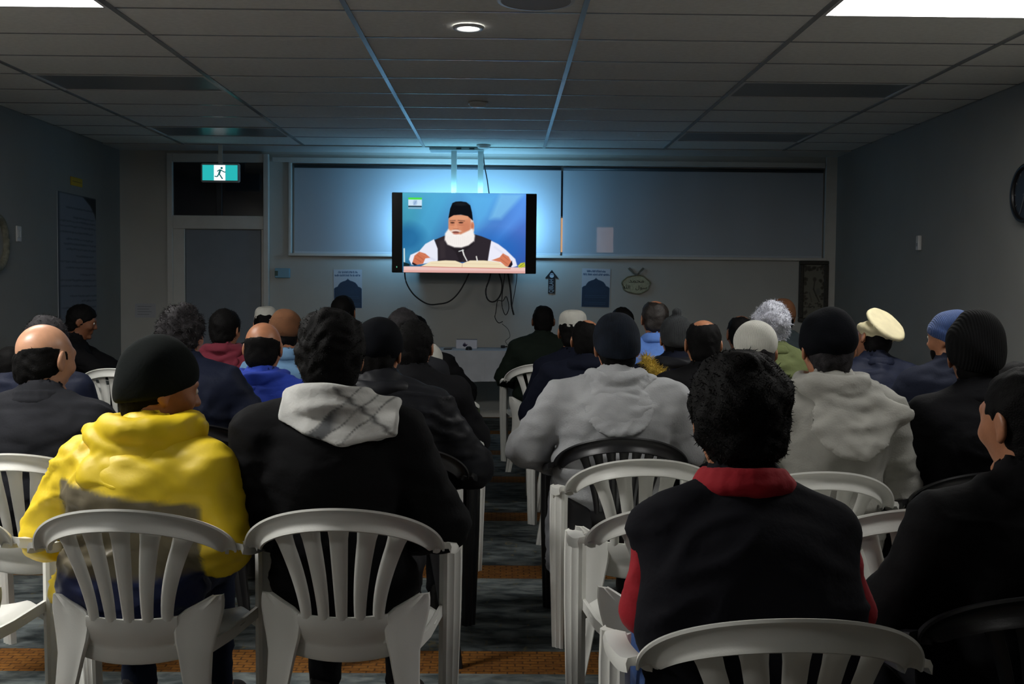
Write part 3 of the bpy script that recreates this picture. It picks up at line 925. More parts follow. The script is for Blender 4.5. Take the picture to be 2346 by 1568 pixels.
# ---- left wall: long banner, yellow sign, switch, plaque
pa, pb = onx(130, 437, XL), onx(218, 457, XL)
pz0 = onx(130, 735, XL).z
cy, cz = (pa.y + pb.y) / 2, (pa.z + pz0) / 2
bw, bh = (pb.y - pa.y), pa.z - pz0
def banner(u, v):
    U, V = u * 100, v * 300
    p = Paint(U, V); p.fill((118, 122, 132))
    rr = random.Random(9)
    rows = [(34, 22, 96), (56, 40, 96), (66, 0, 96), (78, 4, 96), (92, 4, 90), (108, 22, 90), (120, 16, 98), (132, 22, 98), (148, 46, 92), (162, 4, 96), (176, 20, 98), (192, 56, 96), (206, 6, 98), (220, 6, 98), (244, 30, 100), (256, 60, 100), (272, 10, 96)]
    for (y, a, b) in rows:
        x = a
        while x < b:
            l = rr.uniform(2, 9); p.line((x, y + rr.uniform(-1, 1)), (min(x + l, b), y + rr.uniform(-1, 1)), rr.uniform(2, 4), (78, 82, 92), 3, .8); x += l + rr.uniform(.5, 2)
    p.poly([(60, -2), (102, -2), (102, 62), (96, 40), (84, 20)], (22, 24, 24), 3)
    p.line((0, 0), (100, 0), 5, (70, 74, 80), 4); p.line((0, 0), (0, 300), 9, (60, 64, 72), 5)
    return p.c
e = tag(empty('wall_banner', (XL + .006, cy, cz)), 'tall pale banner of handwritten lines on the left wall, top corner peeling dark', 'banner')
MB().box(-bw / 2, bw / 2, .001, .005, -bh / 2, bh / 2).build('backing', mat('paper', S(200, 204, 208)), e)
painted_panel('banner_print', e, bw, bh, 100, 220, banner, painted_mat('banner_print_m'))
e.rotation_euler = (0, 0, R(90))
ya, yb = onx(161, 404, XL), onx(187, 430, XL)
e = tag(empty('yellow_sign', (XL + .004, (ya.y + yb.y) / 2, (ya.z + yb.z) / 2), R(90)), 'small yellow square sign above the banner on the left wall', 'sign')
w_ = (yb.y - ya.y) / 2; h_ = (ya.z - yb.z) / 2
MB().box(-w_, w_, -.004, .004, -h_, h_, .002).build('sign_plate', mat('sign_yellow', S(190, 156, 22), .5), e)
MB().box(-w_ * .8, w_ * .8, -.0055, -.004, -h_ * .1, h_ * .05).build('sign_mark', mat('sign_mark_m', S(120, 96, 20), .5), e)
q = onx(41, 536, XL)
e = tag(empty('light_switch', (XL, q.y, q.z), R(90)), 'white light switch on the left wall beside the banner', 'switch')
MB().box(-.045, .045, -.012, 0, -.065, .065, .004).build('switch_plate', M_white_pl, e)
for dx in (-.018, .018): MB().box(dx - .011, dx + .011, -.016, -.012, -.03, .03, .002).build('rocker', M_white_pl, e)
q = onx(-10, 556, XL)
e = tag(empty('wreath', (XL + .01, q.y, q.z), R(90)), 'olive wall ornament at the left picture edge', 'ornament')
P = [Vector((.16 * math.cos(a), 0, .2 * math.sin(a))) for a in [2 * math.pi * i / 40 for i in range(41)]]
MB().tube(P, .032, 8, cap=False).build('ring', mat('olive_ring', S(112, 112, 98), .8, var=.15, vscale=40, bump=.6, bscale=60), e, smooth=True)
MB().tube([Vector((0, 0, -.2)), Vector((.02, 0, -.3))], .012, 8).build('tail', mat('olive_ring', S(96, 96, 78)), e, smooth=True)

# ---- right wall: clock, sensor
q = onx(2358, 443, XR)
e = tag(empty('wall_clock', (XR, q.y, q.z), R(-90)), 'round black wall clock cut off by the right picture edge', 'clock')
rad = 68 * q.y / FPX
def ydisc(name, prof, m, parent):
    o = disc(name, (0, 0, 0), prof, m, parent, 48); o.rotation_euler = (R(90), 0, 0); return o
ydisc('rim', [(rad, 0), (rad, .035), (rad * .95, .045), (rad * .86, .04), (rad * .84, .028)], mat('clock_black', S(16, 15, 17), .4), e)
ydisc('dial', [(.0005, .024), (rad * .86, .024)], mat('clock_dial', S(34, 32, 34), .5), e)
for i in range(12):
    a = i * math.pi / 6
    o = MB().box(-.004, .004, -.0275, -.0245, rad * .70, rad * .80).build('hour_mark', mat('clock_mark', S(84, 82, 80), .5), e)
    o.rotation_euler = (0, a, 0)
for (ln, wd, a) in ((.5, .011, 1.2), (.72, .008, 3.6)):
    o = MB().box(-wd / 2, wd / 2, -.031, -.028, -.03, rad * ln).build('hand', mat('clock_mark', S(84, 82, 80), .5), e); o.rotation_euler = (0, a, 0)
q = onx(2109, 557, XR)
e = tag(empty('wall_sensor', (XR, q.y, q.z), R(-90)), 'slim white sensor box on the right wall', 'sensor')
MB().box(-.03, .03, -.03, 0, -.062, .062, .006).build('cover', M_white_pl, e)
MB().box(-.014, .014, -.032, -.03, -.03, .0, .002).build('lens', mat('lens_grey', S(150, 152, 154), .3), e)

# ================================================================== table at the front
TBY = YF - .62
TZ = .755
e = tag(empty('cloth_table', (-.30, TBY, 0)), 'table under a pale grey cloth below the television', 'table')
hw, hd2 = .92, .31
MB().box(-hw + .02, hw - .02, -hd2 + .02, hd2 - .02, TZ - .03, TZ - .004).build('tabletop', mat('table_wood', S(90, 76, 62), .5), e)
for sx in (-1, 1):
    for sy in (-1, 1):
        MB().tube([(sx * (hw - .12), sy * (hd2 - .07), TZ - .03), (sx * (hw - .12), sy * (hd2 - .07), 0)], .018, 10).build('leg', mat('table_leg', S(70, 72, 74), .4, metal=.6), e, smooth=True)
# cloth: top + skirt with soft folds
V, Fc = [], []
per = []
nside = 60; nend = 22
for i in range(nside): per.append((-hw + 2 * hw * i / nside, -hd2))
for i in range(nend): per.append((hw, -hd2 + 2 * hd2 * i / nend))
for i in range(nside): per.append((hw - 2 * hw * i / nside, hd2))
for i in range(nend): per.append((-hw, hd2 - 2 * hd2 * i / nend))
nr = 9; n = len(per)
for j in range(nr):
    t = j / (nr - 1)
    for i, (x, y) in enumerate(per):
        o_ = .004 + .010 * t + .011 * t * (math.sin(i * .9) + .6 * math.sin(i * .37 + 1.3))
        nx_, ny_ = (0, -1) if i < nside else (1, 0) if i < nside + nend else (0, 1) if i < 2 * nside + nend else (-1, 0)
        V.append((x + nx_ * o_, y + ny_ * o_ * (1 if ny_ < 0 else .3), TZ - t * (.305 + .012 * math.sin(i * .11))))
for j in range(nr - 1):
    for i in range(n):
        i2 = (i + 1) % n
        Fc.append([j * n + i, j * n + i2, (j + 1) * n + i2, (j + 1) * n + i])
Fc.append(list(range(n))[::-1])
cl = link('tablecloth', np_mesh('tablecloth', V, Fc, mat('table_cloth', S(186, 190, 196), .8, var=.06, vscale=6, bump=.2, bscale=14), smooth=False), None, (-.30, TBY, 0))
tag(cl, 'pale grey cloth draped over the front table', 'tablecloth')
# flip check not needed: cloth is two-sided
def table_thing(name, px, Y, label, cat): return tag(empty(name, (at(px, 815, Y).x, Y, TZ + .0005)), label, cat)
e = table_thing('tissue_box', 1069, TBY + .08, 'white tissue box with a purple leaf emblem on the cloth table', 'box')
k = (TBY + .08) / FPX
ct_ = MB().box(-24 * k, 24 * k, -.055, .055, 0, 20 * k, .003).build('carton', mat('carton_white', S(205, 206, 216), .6), e)
MB().box(-23 * k, 24 * k, -.05, .05, 20 * k, 21 * k).build('lid', mat('carton_lid', S(120, 124, 132), .6), e)
mb = MB()
for (a, l) in ((-.75, 8), (-.38, 10), (0, 11.5), (.38, 9), (.8, 10)):
    d = Vector((math.sin(a), math.cos(a))); n_ = Vector((d.y, -d.x))
    c_ = Vector((-4 * k, 4 * k))
    mb.prism([(c_)[:], (c_ + d * l * .5 * k + n_ * 1.7 * k)[:], (c_ + d * l * k)[:], (c_ + d * l * .5 * k - n_ * 1.7 * k)[:]], -.0565, -.055)
mb.build('leaf_emblem', mat('emblem_purple', S(84, 76, 110), .6), ct_)
e = table_thing('computer_mouse', 1074, TBY - .2, 'small black rounded mouse on the table edge', 'mouse')
V, Fc = [], []
for j in range(7):
    a = j / 6 * math.pi / 2
    for i in range(16):
        b_ = 2 * math.pi * i / 16
        V.append((.034 * math.cos(a) ** .6 * math.cos(b_), .05 * math.cos(a) ** .6 * math.sin(b_), .036 * math.sin(a)))
for j in range(6):
    for i in range(16): Fc.append([j * 16 + i, j * 16 + (i + 1) % 16, (j + 1) * 16 + (i + 1) % 16, (j + 1) * 16 + i])
Fc.append(list(range(16))[::-1])
link('shell', np_mesh('shell', V, Fc, M_black), e)
MB().box(-.003, .003, -.03, -.012, .028, .0335, .001).build('scroll_wheel', mat('wheel_grey', S(60, 60, 62), .5), e)
e = table_thing('phone', 1026, TBY - .1, 'dark phone lying flat at the left of the table', 'phone')
MB().box(-.04, .04, -.075, .075, 0, .009, .003).build('phone_body', M_black, e); MB().box(-.036, .036, -.07, .07, .009, .0096).build('phone_screen', mat('phone_glass', S(10, 12, 14), .1), e)
e = table_thing('charger', 1152, TBY + .2, 'small black charger plug at the end of the thin wire', 'charger')
MB().box(-.022, .022, -.018, .018, 0, .028, .005).build('charger_body', M_black, e)
MB().tube([(.02, 0, .012), (.045, .004, .016)], .006, 8).build('cable_boot', M_cable, e, smooth=True)

# ================================================================== plastic armchair (one-piece garden chair)
M_chair = mat('white_plastic', S(222, 222, 216), .38, var=.03, vscale=5, bump=.06, bscale=240)
M_chair_black = mat('black_plastic_chair', S(24, 24, 27), .38, bump=.06, bscale=240)


def YBK(x, z):            # rear surface of the backrest
    return -.275 + (.805 - z) * .26 + 1.75 * x * x


def arch(a):              # a in -1..1 along the top rim
    th = a * math.pi / 2
    x = .262 * math.sin(th)
    z = .672 + .133 * max(math.cos(th), 0) ** 1.08
    return Vector((x, YBK(x, z), z))


def make_chair(m, slats=5):
    parts = []
    # top rim with a lip
    n = 49
    P = [arch(-1 + 2 * i / (n - 1)) for i in range(n)]
    prof = [(0, 0), (0, .019), (.006, .020), (.011, .011), (.022, .005), (.036, .005), (.048, .011), (.055, .012), (.057, .004), (.055, -.004), (.004, -.006)]
    frames = []
    for i in range(n):
        t = (P[min(i + 1, n - 1)] - P[max(i - 1, 0)]).normalized()
        nr = Vector((0, -1, .25)); nr = (nr - t * nr.dot(t)).normalized()
        inn = t.cross(nr).normalized()
        if inn.z > 0 and abs(P[i].x) < .2: inn = -inn
        frames.append((inn, nr))
    # inward must point to the chair's centre
    for i in range(n):
        c = Vector((0, P[i].y, .55)) - P[i]
        if frames[i][0].dot(c) < 0: frames[i] = (-frames[i][0], frames[i][1])
    sc = [(1 - .25 * abs(-1 + 2 * i / (n - 1)) ** 3, 1) for i in range(n)]
    V, Fc = sweep(P, prof, frames=frames, scales=sc)
    parts.append(('back_rim', V, Fc))
    # slats of the fan
    top = [(-.158 + .316 * i / (slats - 1)) for i in range(slats)]
    bot = [(-.094 + .188 * i / (slats - 1)) for i in range(slats)]
    wt, wb = .316 / (slats - 1) * .66, .188 / (slats - 1) * .62
    for i in range(slats):
        V, Fc = [], []
        aa = min(range(-200, 201), key=lambda q: abs(arch(q / 200).x - top[i] * 1.02)) / 200
        ztop = arch(aa).z - .034
        rows = 12
        cs = [(-.5, 0), (-.32, -.0065), (0, -.0085), (.32, -.0065), (.5, 0), (.34, .005), (0, .006), (-.34, .005)]
        for j in range(rows):
            s = j / (rows - 1); z = .495 + (ztop - .495) * s
            xc = bot[i] + (top[i] - bot[i]) * s ** 1.7
            w = wb + (wt - wb) * s + .016 * max(0, (s - .8) / .2) ** 2
            for (a, d) in cs:
                x = xc + a * w
                V.append((x, YBK(xc, z) + .004 + d + 1.0 * (x * x - xc * xc), z + (.010 * (abs(a) * 2) ** 2 * (1 if s > .99 else 0))))
        k = len(cs)
        for j in range(rows - 1):
            for q in range(k):
                q2 = (q + 1) % k
                Fc.append([j * k + q, j * k + q2, (j + 1) * k + q2, (j + 1) * k + q])
        Fc.append(list(range(k))[::-1]); Fc.append([(rows - 1) * k + q for q in range(k)])
        parts.append(('back_slat', V, Fc))
    # lower band of the back
    V, Fc = [], []
    zs = [.505, .495, .47, .445, .437, .425, .395, .388]
    off = [0, -.004, -.005, -.004, .004, .006, .006, .010]
    nx = 13
    for si in (0, 1):
        for j, z in enumerate(zs):
            hw_ = .117 + .004 * j / len(zs) + .014 * max(0, (.44 - z)) / .05
            for i in range(nx):
                x = -hw_ + 2 * hw_ * i / (nx - 1)
                zz = z - .010 * (1 - (x / hw_) ** 2) * (1 if j > 3 else .3)
                V.append((x, YBK(x, max(z, .45)) + off[j] + si * .012, zz))
    k = len(zs) * nx
    for j in range(len(zs) - 1):
        for i in range(nx - 1):
            a = j * nx + i
            Fc.append([a, a + 1, a + nx + 1, a + nx][::-1]); Fc.append([k + a, k + a + 1, k + a + nx + 1, k + a + nx])
    for i in range(nx - 1):
        Fc.append([i, k + i, k + i + 1, i + 1][::-1]); b = (len(zs) - 1) * nx; Fc.append([b + i, b + i + 1, k + b + i + 1, k + b + i][::-1])
    for j in range(len(zs) - 1):
        Fc.append([j * nx, (j + 1) * nx, k + (j + 1) * nx, k + j * nx][::-1]); a = j * nx + nx - 1; Fc.append([a, k + a, k + a + nx, a + nx][::-1])
    parts.append(('back_band', V, Fc))
    # seat
    V, Fc = [], []
    nx, ny = 15, 14
    for si in (0, 1):
        for j in range(ny):
            v = j / (ny - 1); y = -.158 + .408 * v
            hw_ = .150 + .080 * min(1, v * 1.8)
            for i in range(nx):
                u = -1 + 2 * i / (nx - 1)
                z = .418 + .020 * abs(u) ** 3.5 + .012 * (1 - v) ** 2 - .012 * math.sin(math.pi * v) * (1 - u * u)
                if v > .85: z -= .05 * ((v - .85) / .15) ** 2
                if abs(u) > .97: z -= .03
                V.append((u * hw_, y, z - si * .012))
    k = nx * ny
    for j in range(ny - 1):
        for i in range(nx - 1):
            a = j * nx + i
            Fc.append([a, a + 1, a + nx + 1, a + nx]); Fc.append([k + a, k + a + 1, k + a + nx + 1, k + a + nx][::-1])
    for i in range(nx - 1):
        Fc.append([i, k + i, k + i + 1, i + 1]); b = (ny - 1) * nx; Fc.append([b + i, b + i + 1, k + b + i + 1, k + b + i])
    for j in range(ny - 1):
        Fc.append([j * nx, (j + 1) * nx, k + (j + 1) * nx, k + j * nx]); a = j * nx + nx - 1; Fc.append([a, k + a, k + a + nx, a + nx])
    parts.append(('seat', V, Fc))
    for s in (-1, 1):
        # armrest: from the end of the rim forward
        e0 = arch(s)
        A = spline([e0 + Vector((-.006 * s, -.012, .004)), e0 + Vector((.004 * s, .05, -.012)), Vector((.272 * s, .06, .640)), Vector((.270 * s, .16, .628)), Vector((.262 * s, .225, .612)), Vector((.258 * s, .248, .585))], 18)
        prof = [(-.026, .0), (-.022, .010), (0, .014), (.022, .010), (.026, 0), (.024, -.016), (.018, -.004), (-.018, -.004), (-.024, -.016)]
        V, Fc = sweep(A, prof, up=(0, .15, 1))
        parts.append(('armrest', V, Fc))
        # front leg: ribbed channel
        prof = [(-.033, -.012), (-.033, .010), (-.024, .016), (-.012, .012), (0, .018), (.012, .012), (.024, .016), (.033, .010), (.033, -.012), (.026, -.004), (-.026, -.004)]
        Lp = [(.262 * s, .235, .622), (.263 * s, .242, .55), (.262 * s, .245, .40), (.258 * s, .255, .2), (.254 * s, .268, .0)]
        fr = []
        for i in range(len(Lp)):
            t = (Vector(Lp[min(i + 1, 4)]) - Vector(Lp[max(i - 1, 0)])).normalized()
            u = Vector((0, -1, 0)); u = (u - t * u.dot(t)).normalized(); u = (Matrix.Rotation(R(38 * s), 3, 'Z') @ u)
            sd = t.cross(u).normalized(); fr.append((sd, u))
        V, Fc = sweep(Lp, prof, frames=fr, scales=[(1.0, 1), (1.02, 1), (1.0, 1), (.9, 1), (.78, 1)])
        parts.append(('leg', V, Fc))
        # rear leg: web flaring up and outwards along the seat side, tapering and splaying to the floor
        rows_ = [(.548, .196, .222), (.532, .165, .224), (.515, .130, .224), (.50, .112, .222), (.47, .108, .216), (.44, .112, .208), (.40, .122, .200),
                 (.33, .136, .200), (.25, .152, .208), (.15, .172, .224), (.07, .190, .238), (0, .205, .248)]
        V, Fc = [], []
        cs = [(0, .014), (0, .0), (.06, -.006), (.30, -.004), (.5, -.010), (.70, -.004), (.94, -.006), (1, 0), (1, .014), (.9, .006), (.1, .006)]
        for (z, xa, xb) in rows_:
            for (u, d) in cs:
                x = xa + (xb - xa) * u
                V.append((x * s, -.168 - .20 * max(0, .47 - z) + .10 * max(0, z - .47) + .38 * (x - .11) * (1 if z > .35 else z / .35 * .7 + .3) + d, z))
        k = len(cs); n_ = len(rows_)
        for a in range(n_ - 1):
            for b in range(k):
                b2 = (b + 1) % k
                q_ = [a * k + b, (a + 1) * k + b, (a + 1) * k + b2, a * k + b2]
                Fc.append(q_ if s < 0 else q_[::-1])
        c0_ = list(range(k)); c1_ = [(n_ - 1) * k + b for b in range(k)]
        Fc.append(c0_ if s < 0 else c0_[::-1]); Fc.append(c1_[::-1] if s < 0 else c1_)
        parts.append(('leg', V, Fc))
        # side apron between the legs under the seat
        V, Fc = sweep([(.185 * s, -.15, .412), (.215 * s, .0, .408), (.236 * s, .235, .40)], [(-.005, -.016), (.005, -.016), (.005, .016), (-.005, .016)])
        parts.append(('seat_apron', V, Fc))
    out = []
    for nm, V, Fc in parts:
        out.append((nm, np_mesh(nm, [tuple(v) for v in V], Fc, m, smooth=True)))
    for nm, me in out:
        me.calc_loop_triangles()
        try: me.set_sharp_from_angle(angle=R(50))
        except Exception: pass
    return out


CHAIR = make_chair(M_chair)
CHAIR_B = make_chair(M_chair_black, 7)


def chair(x, y, rz, label, black=False, group='white plastic armchairs in rows'):
    e = tag(empty('plastic_armchair', (x, y, 0), R(rz)), label, 'chair', None if black else group)
    for nm, me in (CHAIR_B if black else CHAIR): link(nm, me, e)
    return e


# ================================================================== distance-field modelling for people
F4 = np.float32


def smin(a, b, k):
    h = np.maximum(k - np.abs(a - b), 0) / k
    return np.minimum(a, b) - h * h * k * .25


class Field:
    def __init__(s, xs, ys, zs):
        s.a = [np.asarray(v, F4) for v in (xs, ys, zs)]
        s.F = np.full([len(v) for v in s.a], .5, F4)
        s.M = np.eye(3); s.t = np.zeros(3)

    def frame(s, M=None, t=(0, 0, 0)):
        s.M = np.eye(3) if M is None else np.asarray(M); s.t = np.asarray(t, float)
        return s

    def pt(s, p): return s.M @ np.asarray(p, float) + s.t

    def _blk(s, lo, hi):
        sl = []
        for i in range(3):
            a = np.searchsorted(s.a[i], lo[i]); b = np.searchsorted(s.a[i], hi[i])
            sl.append(slice(max(a - 1, 0), min(b + 1, len(s.a[i]))))
        if any(q.start >= q.stop for q in sl): return None, None
        g = (s.a[0][sl[0]][:, None, None], s.a[1][sl[1]][None, :, None], s.a[2][sl[2]][None, None, :])
        return tuple(sl), g

    def _put(s, sl, d, k, op):
        d = d.astype(F4)
        if op == '+': s.F[sl] = smin(s.F[sl], d, k)
        elif op == '-': s.F[sl] = -smin(-s.F[sl], d, k)

    def ell(s, c, r, k=.02, op='+', rot=None):
        c = s.pt(c); r = np.asarray(r, float)
        Rm = s.M if rot is None else s.M @ np.asarray(rot)
        ext = np.sqrt(((Rm * r) ** 2).sum(1)) + k + .03
        sl, g = s._blk(c - ext, c + ext)
        if sl is None: return s
        d = [g[i] - c[i] for i in range(3)]
        q = [Rm[0, j] * d[0] + Rm[1, j] * d[1] + Rm[2, j] * d[2] for j in range(3)]
        k0 = np.sqrt(sum((q[j] / r[j]) ** 2 for j in range(3)))
        k1 = np.sqrt(sum((q[j] / r[j] ** 2) ** 2 for j in range(3))) + 1e-6
        s._put(sl, k0 * (k0 - 1) / k1, k, op)
        return s

    def cap(s, a, b, ra, rb=None, k=.02, op='+', flat=None):
        rb = ra if rb is None else rb
        a, b = s.pt(a), s.pt(b)
        m = max(ra, rb) + k + .03
        sl, g = s._blk(np.minimum(a, b) - m, np.maximum(a, b) + m)
        if sl is None: return s
        ab = b - a; L = float(ab @ ab) + 1e-12
        d = [g[i] - a[i] for i in range(3)]
        t = np.clip((d[0] * ab[0] + d[1] * ab[1] + d[2] * ab[2]) / L, 0, 1)
        dist = np.sqrt(sum((d[i] - ab[i] * t) ** 2 for i in range(3))) - (ra + (rb - ra) * t)
        s._put(sl, dist, k, op)
        return s

    def chain(s, pts, rad, k=.02, op='+'):
        for i in range(len(pts) - 1):
            s.cap(pts[i], pts[i + 1], rad[i] if hasattr(rad, '__len__') else rad, rad[i + 1] if hasattr(rad, '__len__') else rad, k, op)
        return s

    def cyl(s, c, r0, r1, h, rnd=.01, k=.01, sy=1.0, rot=None, op='+'):
        """rounded cone along local z, radius r0 at -h .. r1 at +h, y stretched by sy"""
        c = s.pt(c); Rm = s.M if rot is None else s.M @ np.asarray(rot)
        m = max(r0, r1) * max(1, sy) + h + k + .03
        sl, g = s._blk(c - m, c + m)
        if sl is None: return s
        d = [g[i] - c[i] for i in range(3)]
        q = [Rm[0, j] * d[0] + Rm[1, j] * d[1] + Rm[2, j] * d[2] for j in range(3)]
        rr = np.sqrt(q[0] ** 2 + (q[1] / sy) ** 2)
        rad = r0 + (r1 - r0) * np.clip((q[2] + h) / (2 * h), 0, 1)
        dx = rr - rad + rnd; dz = np.abs(q[2]) - h + rnd
        dist = np.sqrt(np.maximum(dx, 0) ** 2 + np.maximum(dz, 0) ** 2) + np.minimum(np.maximum(dx, dz), 0) - rnd
        s._put(sl, dist, k, op)
        return s

    def keep(s, n, c, k=.01):
        """keep only the half space n.p < c (in the current frame)"""
        n = np.asarray(n, float); n = n / np.linalg.norm(n)
        w = s.M @ n; c = c + float(w @ s.t)
        d = s.a[0][:, None, None] * w[0] + s.a[1][None, :, None] * w[1] + s.a[2][None, None, :] * w[2] - c
        s.F = -smin(-s.F, -d.astype(F4), k)
        return s

    def mesh(s):
        return nets(s.F, *s.a)


CORN = [(i, j, k) for i in (0, 1) for j in (0, 1) for k in (0, 1)]
EDGES = [(a, b) for a in CORN for b in CORN if a < b and sum(x != y for x, y in zip(a, b)) == 1]


def nets(F, xs, ys, zs):
    S_ = (F < 0)
    I = S_.astype(np.int8)
    cnt = sum(I[a:F.shape[0] - 1 + a, b:F.shape[1] - 1 + b, c:F.shape[2] - 1 + c] for a, b, c in CORN)
    act = (cnt > 0) & (cnt < 8)
    idx = np.argwhere(act)
    i, j, k = idx.T
    acc = np.zeros((len(idx), 3)); num = np.zeros(len(idx))
    for a, b in EDGES:
        fa = F[i + a[0], j + a[1], k + a[2]]; fb = F[i + b[0], j + b[1], k + b[2]]
        m = (fa < 0) != (fb < 0)
        t = np.where(m, fa / np.where(m, fa - fb, 1), 0)
        xa, xb = xs[i + a[0]], xs[i + b[0]]; ya, yb = ys[j + a[1]], ys[j + b[1]]; za, zb = zs[k + a[2]], zs[k + b[2]]
        acc[:, 0] += np.where(m, xa + t * (xb - xa), 0)
        acc[:, 1] += np.where(m, ya + t * (yb - ya), 0)
        acc[:, 2] += np.where(m, za + t * (zb - za), 0)
        num += m
    V = acc / num[:, None]
    vid = np.full(act.shape, -1, np.int64); vid[act] = np.arange(len(idx))
    Q = []
    for ax in range(3):
        u, v = (ax + 1) % 3, (ax + 2) % 3
        A = np.moveaxis(S_, (ax, u, v), (0, 1, 2)); W = np.moveaxis(vid, (ax, u, v), (0, 1, 2))
        a0 = A[:-1, 1:-1, 1:-1]; a1 = A[1:, 1:-1, 1:-1]
        e = np.argwhere(a0 != a1)
        if not len(e): continue
        p, q, r = e[:, 0], e[:, 1] + 1, e[:, 2] + 1
        quad = np.stack([W[p, q - 1, r - 1], W[p, q, r - 1], W[p, q, r], W[p, q - 1, r]], 1)
        fl = ~A[p, q, r]
        quad[fl] = quad[fl][:, ::-1]
        Q.append(quad)
    Q = np.concatenate(Q) if Q else np.zeros((0, 4), np.int64)
    Q = Q[(Q >= 0).all(1)]
    return V, Q


def normals(V, Q):
    n = np.cross(V[Q[:, 2]] - V[Q[:, 0]], V[Q[:, 3]] - V[Q[:, 1]])
    N = np.zeros_like(V)
    for c in range(4):
        for ax in range(3): N[:, ax] += np.bincount(Q[:, c], n[:, ax], len(V))
    return N / (np.linalg.norm(N, axis=1, keepdims=True) + 1e-9)


def wob(V, freq, seed, n=7, aniso=(1, 1, 1), warp=.0):
    g = np.random.default_rng(seed)
    P = V * np.asarray(aniso)
    if warp:
        P = P + warp * np.stack([np.sin(P[:, 1] * freq * .5 + seed), np.sin(P[:, 2] * freq * .6 + 1.7 * seed), np.sin(P[:, 0] * freq * .5 + .3 * seed)], 1)
    out = np.zeros(len(V))
    for i in range(n):
        d = g.normal(size=3); d /= np.linalg.norm(d)
        out += np.sin(P @ d * freq * (.6 + g.random() * 1.2) + g.random() * 6.28)
    return out / math.sqrt(n)


def folds(V, seed, amp=.006):
    """cloth creases: ridged, mostly running across, patchy"""
    a = wob(V, 62, seed, 6, (.8, .8, 1.5), .02)
    r = 1 - 2.4 * np.abs(wob(V, 34, seed + 5, 5, (.6, .6, 1.7), .03))
    m = .5 + .5 * np.tanh(1.6 * wob(V, 13, seed + 9, 5))
    return amp * (.40 * a + 1.25 * np.clip(r, -.6, 1) * m)


def axis(lo, hi, h, f0=None, f1=None, hf=None):
    if f0 is None: return np.arange(lo, hi + h, h)
    f0, f1 = max(f0, lo), min(f1, hi)
    a = np.linspace(lo, f0, max(2, int((f0 - lo) / h) + 1))[:-1] if f0 > lo else np.zeros(0)
    b = np.arange(f0, f1, hf)
    c = np.linspace(f1, hi, max(2, int((hi - f1) / h) + 1)) if hi > f1 else np.array([f1])
    return np.concatenate([a, b, c])


def rotm(yaw=0, pitch=0, roll=0):
    """pitch + looks down, yaw + turns to the left (seen from above), roll + tilts to the person's right"""
    return np.array(Matrix.Rotation(R(yaw), 3, 'Z') @ Matrix.Rotation(R(-pitch), 3, 'X') @ Matrix.Rotation(R(roll), 3, 'Y'))


# one pair of hands for everybody: palm, four unequal bent fingers, thumb from the side of the palm
def make_hand(side):
    f = Field(axis(-.07, .07, .006), axis(-.05, .21, .006), axis(-.075, .06, .006))
    f.cap((0, -.04, 0), (0, .015, 0), .026, .026, .02)
    f.ell((0, .045, 0), (.041, .052, .017), .02)
    f.ell((0, .075, .002), (.040, .02, .015), .015)
    for x, l, sp in ((-.030, .068, -.10), (-.010, .078, -.02), (.011, .074, .05), (.030, .058, .14)):
        a = np.array((x, .082, .0)); d = np.array((math.sin(sp), math.cos(sp), -.18)); d /= np.linalg.norm(d)
        b = a + d * l * .48; d2 = np.array((math.sin(sp) * .6, .75, -.62)); d2 /= np.linalg.norm(d2)
        c = b + d2 * l * .32; d3 = np.array((0, .45, -.85)); d3 /= np.linalg.norm(d3); e = c + d3 * l * .24
        f.chain([a, b, c, e], [.0095, .0088, .0082, .0070], .005)
    f.chain([(-.026, .02, -.004), (-.050, .050, -.010), (-.060, .078, -.018), (-.058, .100, -.026)], [.014, .0115, .0100, .0078], .012)
    V, Q = f.mesh()
    if side < 0: return V, Q
    V = V * np.array((-1, 1, 1)); return V, Q[:, ::-1]


HAND = {-1: make_hand(1), 1: make_hand(-1)}   # thumbs point inwards

# ================================================================== people
SKIN = {
    'mid': mat('skin_mid', S(172, 116, 84), .42, var=.08, vscale=30, bump=.12, bscale=220),
    'light': mat('skin_light', S(196, 146, 116), .36, var=.06, vscale=30, bump=.10, bscale=220),
    'dark': mat('skin_dark', S(120, 76, 52), .45, var=.08, vscale=30, bump=.12, bscale=220),
}
HAIR = {
    'black': mat('hair_black', S(9, 8, 8), .7, spec=.12, var=.3, vscale=60, bump=.7, bscale=260, bdist=.003),
    'darkgrey': mat('hair_dark_grey', S(42, 40, 42), .65, spec=.15, var=.45, vscale=50, bump=.7, bscale=240, bdist=.003),
    'grey': mat('hair_grey', S(176, 178, 188), .6, var=.16, vscale=60, bump=.7, bscale=220, bdist=.004),
    'brown': mat('hair_brown_black', S(34, 27, 23), .5, var=.3, vscale=60, bump=.7, bscale=260, bdist=.003),
}
M_eye = mat('eye_white', S(214, 208, 200), .2)
M_iris = mat('iris_dark', S(30, 18, 12), .15)
M_shoe = mat('shoe_dark', S(26, 25, 26), .5)
M_sole = mat('shoe_sole', S(70, 68, 66), .6)


def cloth(name, c, rough=.85, bump=.25, bscale=90, var=.08, sheen=.04, **k):
    k.setdefault('spec', .12 if max(c) < .03 else .3)
    return mat('cloth_' + name, c, rough, var=var, vscale=10, bump=bump, bscale=bscale, sheen=0 if max(c) < .03 else sheen, wrinkle=.45, **k)


def nrm(v): v = np.asarray(v, float); return v / np.linalg.norm(v)


